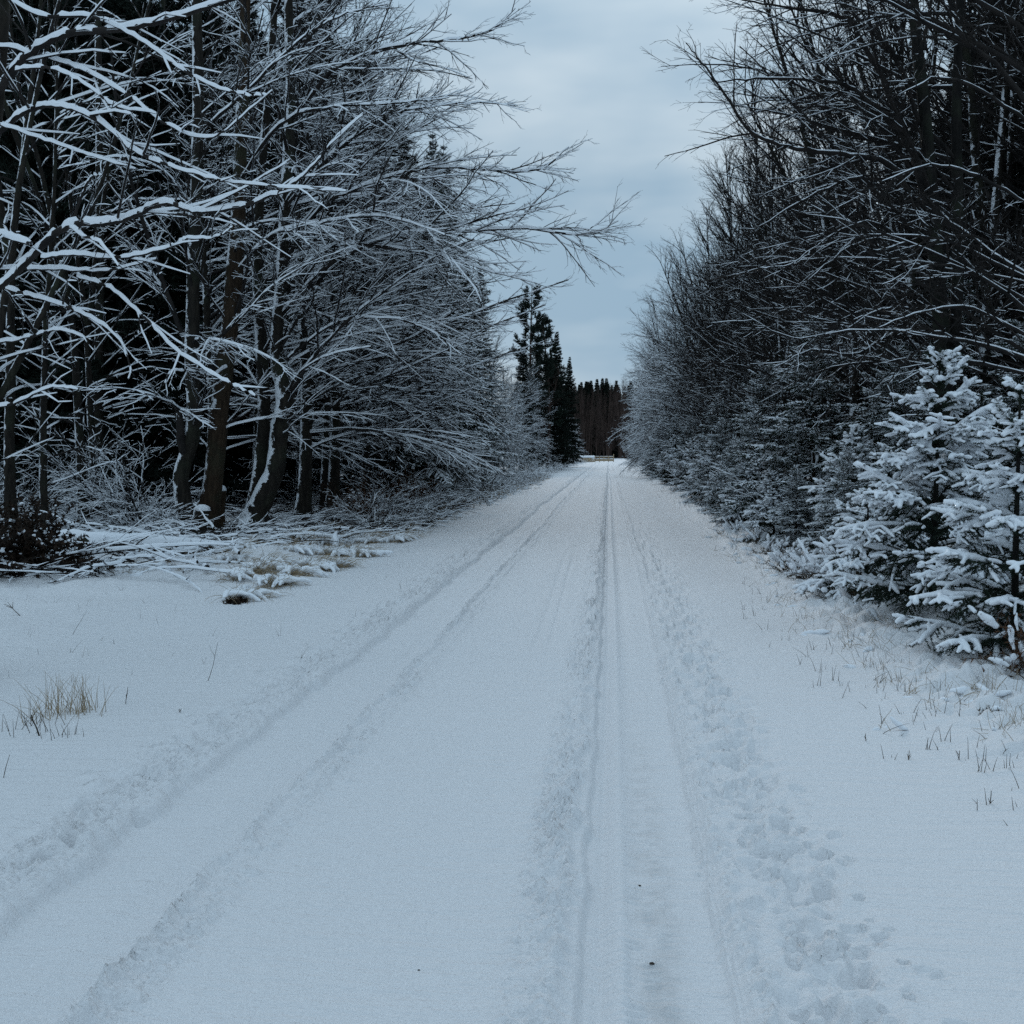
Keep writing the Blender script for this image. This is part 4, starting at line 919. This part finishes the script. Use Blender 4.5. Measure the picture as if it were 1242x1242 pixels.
def rough(name, label, spots, seed, L, kind='stuff', mat='straw'):
    r_ = random.Random(seed); st = []; sn = []
    for x, y in spots:
        z = H(x, y); k = y / 10 * .3 + .7
        for i in range(r_.randint(4, 9)):
            a = r_.uniform(0, 6.28); e = r_.uniform(.2, 1.3); st.append(walk((x + r_.gauss(0, .06), y + r_.gauss(0, .06), z - .01), (math.cos(a) * math.cos(e), math.sin(a) * math.cos(e), math.sin(e)), L * r_.uniform(.4, 1.2), .0022 * k, .001 * k, 5, r_, .12, 3.5)[:2])
        for i in range(r_.randint(1, 3)):
            a = r_.uniform(0, 6.28); f = r_.uniform(.012, .034) * L / .2; q = walk((x + r_.gauss(0, .07), y + r_.gauss(0, .07), z + r_.uniform(-.12, .06) * L), (math.cos(a), math.sin(a), .05), f * r_.uniform(4, 8), f, f, 4, r_, .3, .3)[0]; sn.append(densify(q, [f * .3, f * .9, f, f * .8, f * .3], 2))
    b = Buf(); tubes(b, st, 3); o = tag(obj(name, b.mesh(name, M[mat], False)), label, 'grass', kind=kind); b = Buf(); tubes(b, sn, 7, cap=True, lump=.12, seed=seed); tag(obj('snow', b.mesh('snow', M['fat']), o), kind='stuff')
r5 = random.Random(31)
rough('dry_grass', 'bent dry grass weighed down with snow along the foot of the right spruces', [(2.45 + r5.gauss(0, .28) + .05 * max(0, 9 - y_), y_) for y_ in [5.2 + 16 * r5.random() ** 1.4 for _ in range(210)]], 32, .18)
rough('dry_grass', 'matted dry grass and snow lumps along the left road edge', [(-4.5 + r5.gauss(0, .35) - .3 * max(0, 20 - y_), y_) for y_ in [13 + 55 * r5.random() ** 1.3 for _ in range(420)]], 33, .36)
for i_ in range(7):
    y_ = (11.0, 12.6, 13.6, 15.0, 16.6, 18.4, 20.6)[i_]; x_ = 2.5 + r5.uniform(-.15, .2)
    heap('bramble', ('grey bramble clump with snow lumps beside the small low spruce', 'grey bramble clump with snow lumps second behind the small low spruce', 'low bramble clump with snow lumps in front of the bushy snowy spruce', 'small bramble clump with snow lumps before the dark hollow on the right verge', 'small snowy bramble clump farther back on the right verge edge', 'snowy bramble clump at the foot of the taller right roadside spruces', 'farthest snowy bramble clump of the right verge edge')[i_],
         (x_, y_, H(x_, y_)), 70 + i_, 45, .42, 'stalk', 50, .04, .01, 80, 'bramble', voxel=.015)
stalk_plant('long thin reddish stalk leaning right in the snow left of the road', 250, 822, 58, .28, 1, 1, .0022)
stalk_plant('thin straight stalk leaning left behind the lower left grass', 86, 758, 42, .45, 2, 0, .002)
stalk_plant('forked dark twig lying on the snow at the left picture edge', 28, 742, 30, -1.2, 3, 3, .005)
stalk_plant('pair of short dark seed heads on the left verge', 152, 850, 28, .05, 4, 2, .003)
stalk_plant('small dark forked twig in the snow left of the left rut', 216, 862, 12, .6, 5, 2, .003)
stalk_plant('thick dark broken twig crossing the lower left grass clump', 50, 888, 36, -.35, 6, 1, .006)
stalk_plant('thin bent stalk at the lower left picture edge', 2, 940, 40, .3, 7, 0, .0024)
stalk_plant('short dark weed with three prongs alone on the right verge', 1102, 914, 18, 0, 8, 3, .003)
stalk_plant('upright dark stalk on the right verge beside the three-pronged weed', 1163, 915, 18, .05, 9, 1, .003)
stalk_plant('short dark stalk alone at the left of the right verge stalks', 1051, 892, 14, .0, 10, 2, .003)
stalk_plant('dark V-shaped twig near the lower right picture edge', 1200, 968, 24, .2, 11, 2, .003)
for (px, py, L, sd, lb) in ((1197, 866, .10, 60, 'dark hollow of dead leaves showing through the snow on the right verge'), (1236, 884, .06, 61, 'small dark tuft of dead leaves in the snow at the right picture edge'), (288, 724, .14, 62, 'dark hollow with dead grass at the near end of the tussocks on the left')):
    x, y = gp(px, py); heap('dead_leaves', lb, (x, y, H(x, y)), sd, 70, L, 'dleaf', 260, L * .35, L * .12, 12, 'dead leaves', up=(.0, 1.0), grav=3, voxel=.008, dab=True)
for (px, py, r_, lb) in (
                        (776, 1054, .0045, 'tiny dark crumb of dirt in the right rut, upper one'), (791, 1146, .006, 'tiny dark crumb of dirt in the right rut, lower and larger one'), (508, 1168, .003, 'tiny dark speck on the smooth snow between the ruts')):
    x, y = gp(px, py); bm_v = []; rs = np.random.RandomState(int(px)); n1, n2 = 7, 10
    for i in range(n1 + 1):
        for j in range(n2):
            a = math.pi * i / n1; c = 6.283 * j / n2; f = r_ * (1 + .3 * rs.uniform(-1, 1)) if 0 < i < n1 else r_
            bm_v.append((f * 1.3 * math.sin(a) * math.cos(c), f * math.sin(a) * math.sin(c), f * .6 * math.cos(a)))
    q = [(i * n2 + j, i * n2 + (j + 1) % n2, (i + 1) * n2 + (j + 1) % n2, (i + 1) * n2 + j) for i in range(n1) for j in range(n2)]
    zz = H(x, y) + (float(track_h(np.array(x), np.array(y))) if -4 < x < 2 else .015)
    tag(obj('dirt_clod', make_mesh('dirt_clod', bm_v, [np.array(q)], M['dirt'], False), None, (x, y, zz + r_ * .3)), lb, 'dirt clod')

# ------------------------------------------------------------------ woodpile and rail barrier at the far end
def boxv(b, x0, x1, y0, y1, z0, z1):
    v = [(x, y, z) for z in (z0, z1) for y in (y0, y1) for x in (x0, x1)]
    b.add(v, np.array([(0, 1, 3, 2), (4, 6, 7, 5), (0, 4, 5, 1), (2, 3, 7, 6), (0, 2, 6, 4), (1, 5, 7, 3)]))
D = 185; cx = at(713, 550, D)[0]; r0_ = thing('log_pile', 'snow-capped pile of logs beside the road far ahead', 'log pile', (cx, D, H(cx, D)))
r_ = random.Random(2)
b = Buf(); tubes(b, [([(-1.5 + .3 * i + .15 * (k % 2), -1.5, .15 + .26 * k), (-1.5 + .3 * i + .15 * (k % 2), 1.5, .15 + .26 * k)], [.14 + r_.uniform(-.02, .02)] * 2) for k in range(3) for i in range(10 - k)], 9, cap=True)
obj('logs', b.mesh('logs', M['wood'], False), r0_)
b = Buf(); tubes(b, [densify([(-1.4 + .35 * i, -1.5, .88), (-1.4 + .35 * i, 0, .95), (-1.4 + .35 * i, 1.5, .88)], [.2, .27, .2], 3) for i in range(8)], 8, cap=True); remesh_snow('snow', b, .06, M['farsnow'], r0_)
cx = at(734, 550, D)[0]; r1_ = thing('wooden_barrier', 'pale wooden rail barrier standing right of the far log pile', 'barrier', (cx, D - 1, H(cx, D - 1)))
b = Buf(); boxv(b, -1.9, 1.5, -.04, .04, .15, .52); boxv(b, -1.9, 1.5, -.038, .038, .82, .98); obj('rails', b.mesh('rails', M['wood'], False), r1_)
for xx in (-1.8, -1.0, -.2, .6, 1.5):
    b = Buf(); boxv(b, xx - .07, xx + .07, -.1, .1, -.1, 1.05 if xx < 1.4 else 1.4); obj('post', b.mesh('post', M['wood'], False), r1_)
b = Buf(); boxv(b, -1.9, 1.42, -.06, .06, .985, 1.05); obj('snow', b.mesh('snow', M['farsnow'], False), r1_)
x, y = G(682, 570); 

# unused prototypes go
for o in [o for o in bpy.data.objects if o.type == 'EMPTY' and 'label' not in o.keys()]:
    for c in list(o.children): bpy.data.objects.remove(c)
    bpy.data.objects.remove(o)
for o in bpy.data.objects:
    if '_used' in o.keys(): del o['_used']

# ------------------------------------------------------------------ render settings
vs = scene.view_settings; vs.view_transform = 'Standard'; vs.look = 'None'; vs.exposure = -.17; vs.gamma = 1
cy = scene.cycles; cy.max_bounces = 4; cy.diffuse_bounces = 3; cy.glossy_bounces = 1; cy.transmission_bounces = 0; cy.use_denoising = False; cy.denoiser = 'OPENIMAGEDENOISE'; cy.denoising_input_passes = 'RGB_ALBEDO_NORMAL'; cy.denoising_prefilter = 'ACCURATE'
cy.caustics_reflective = False; cy.caustics_refractive = False
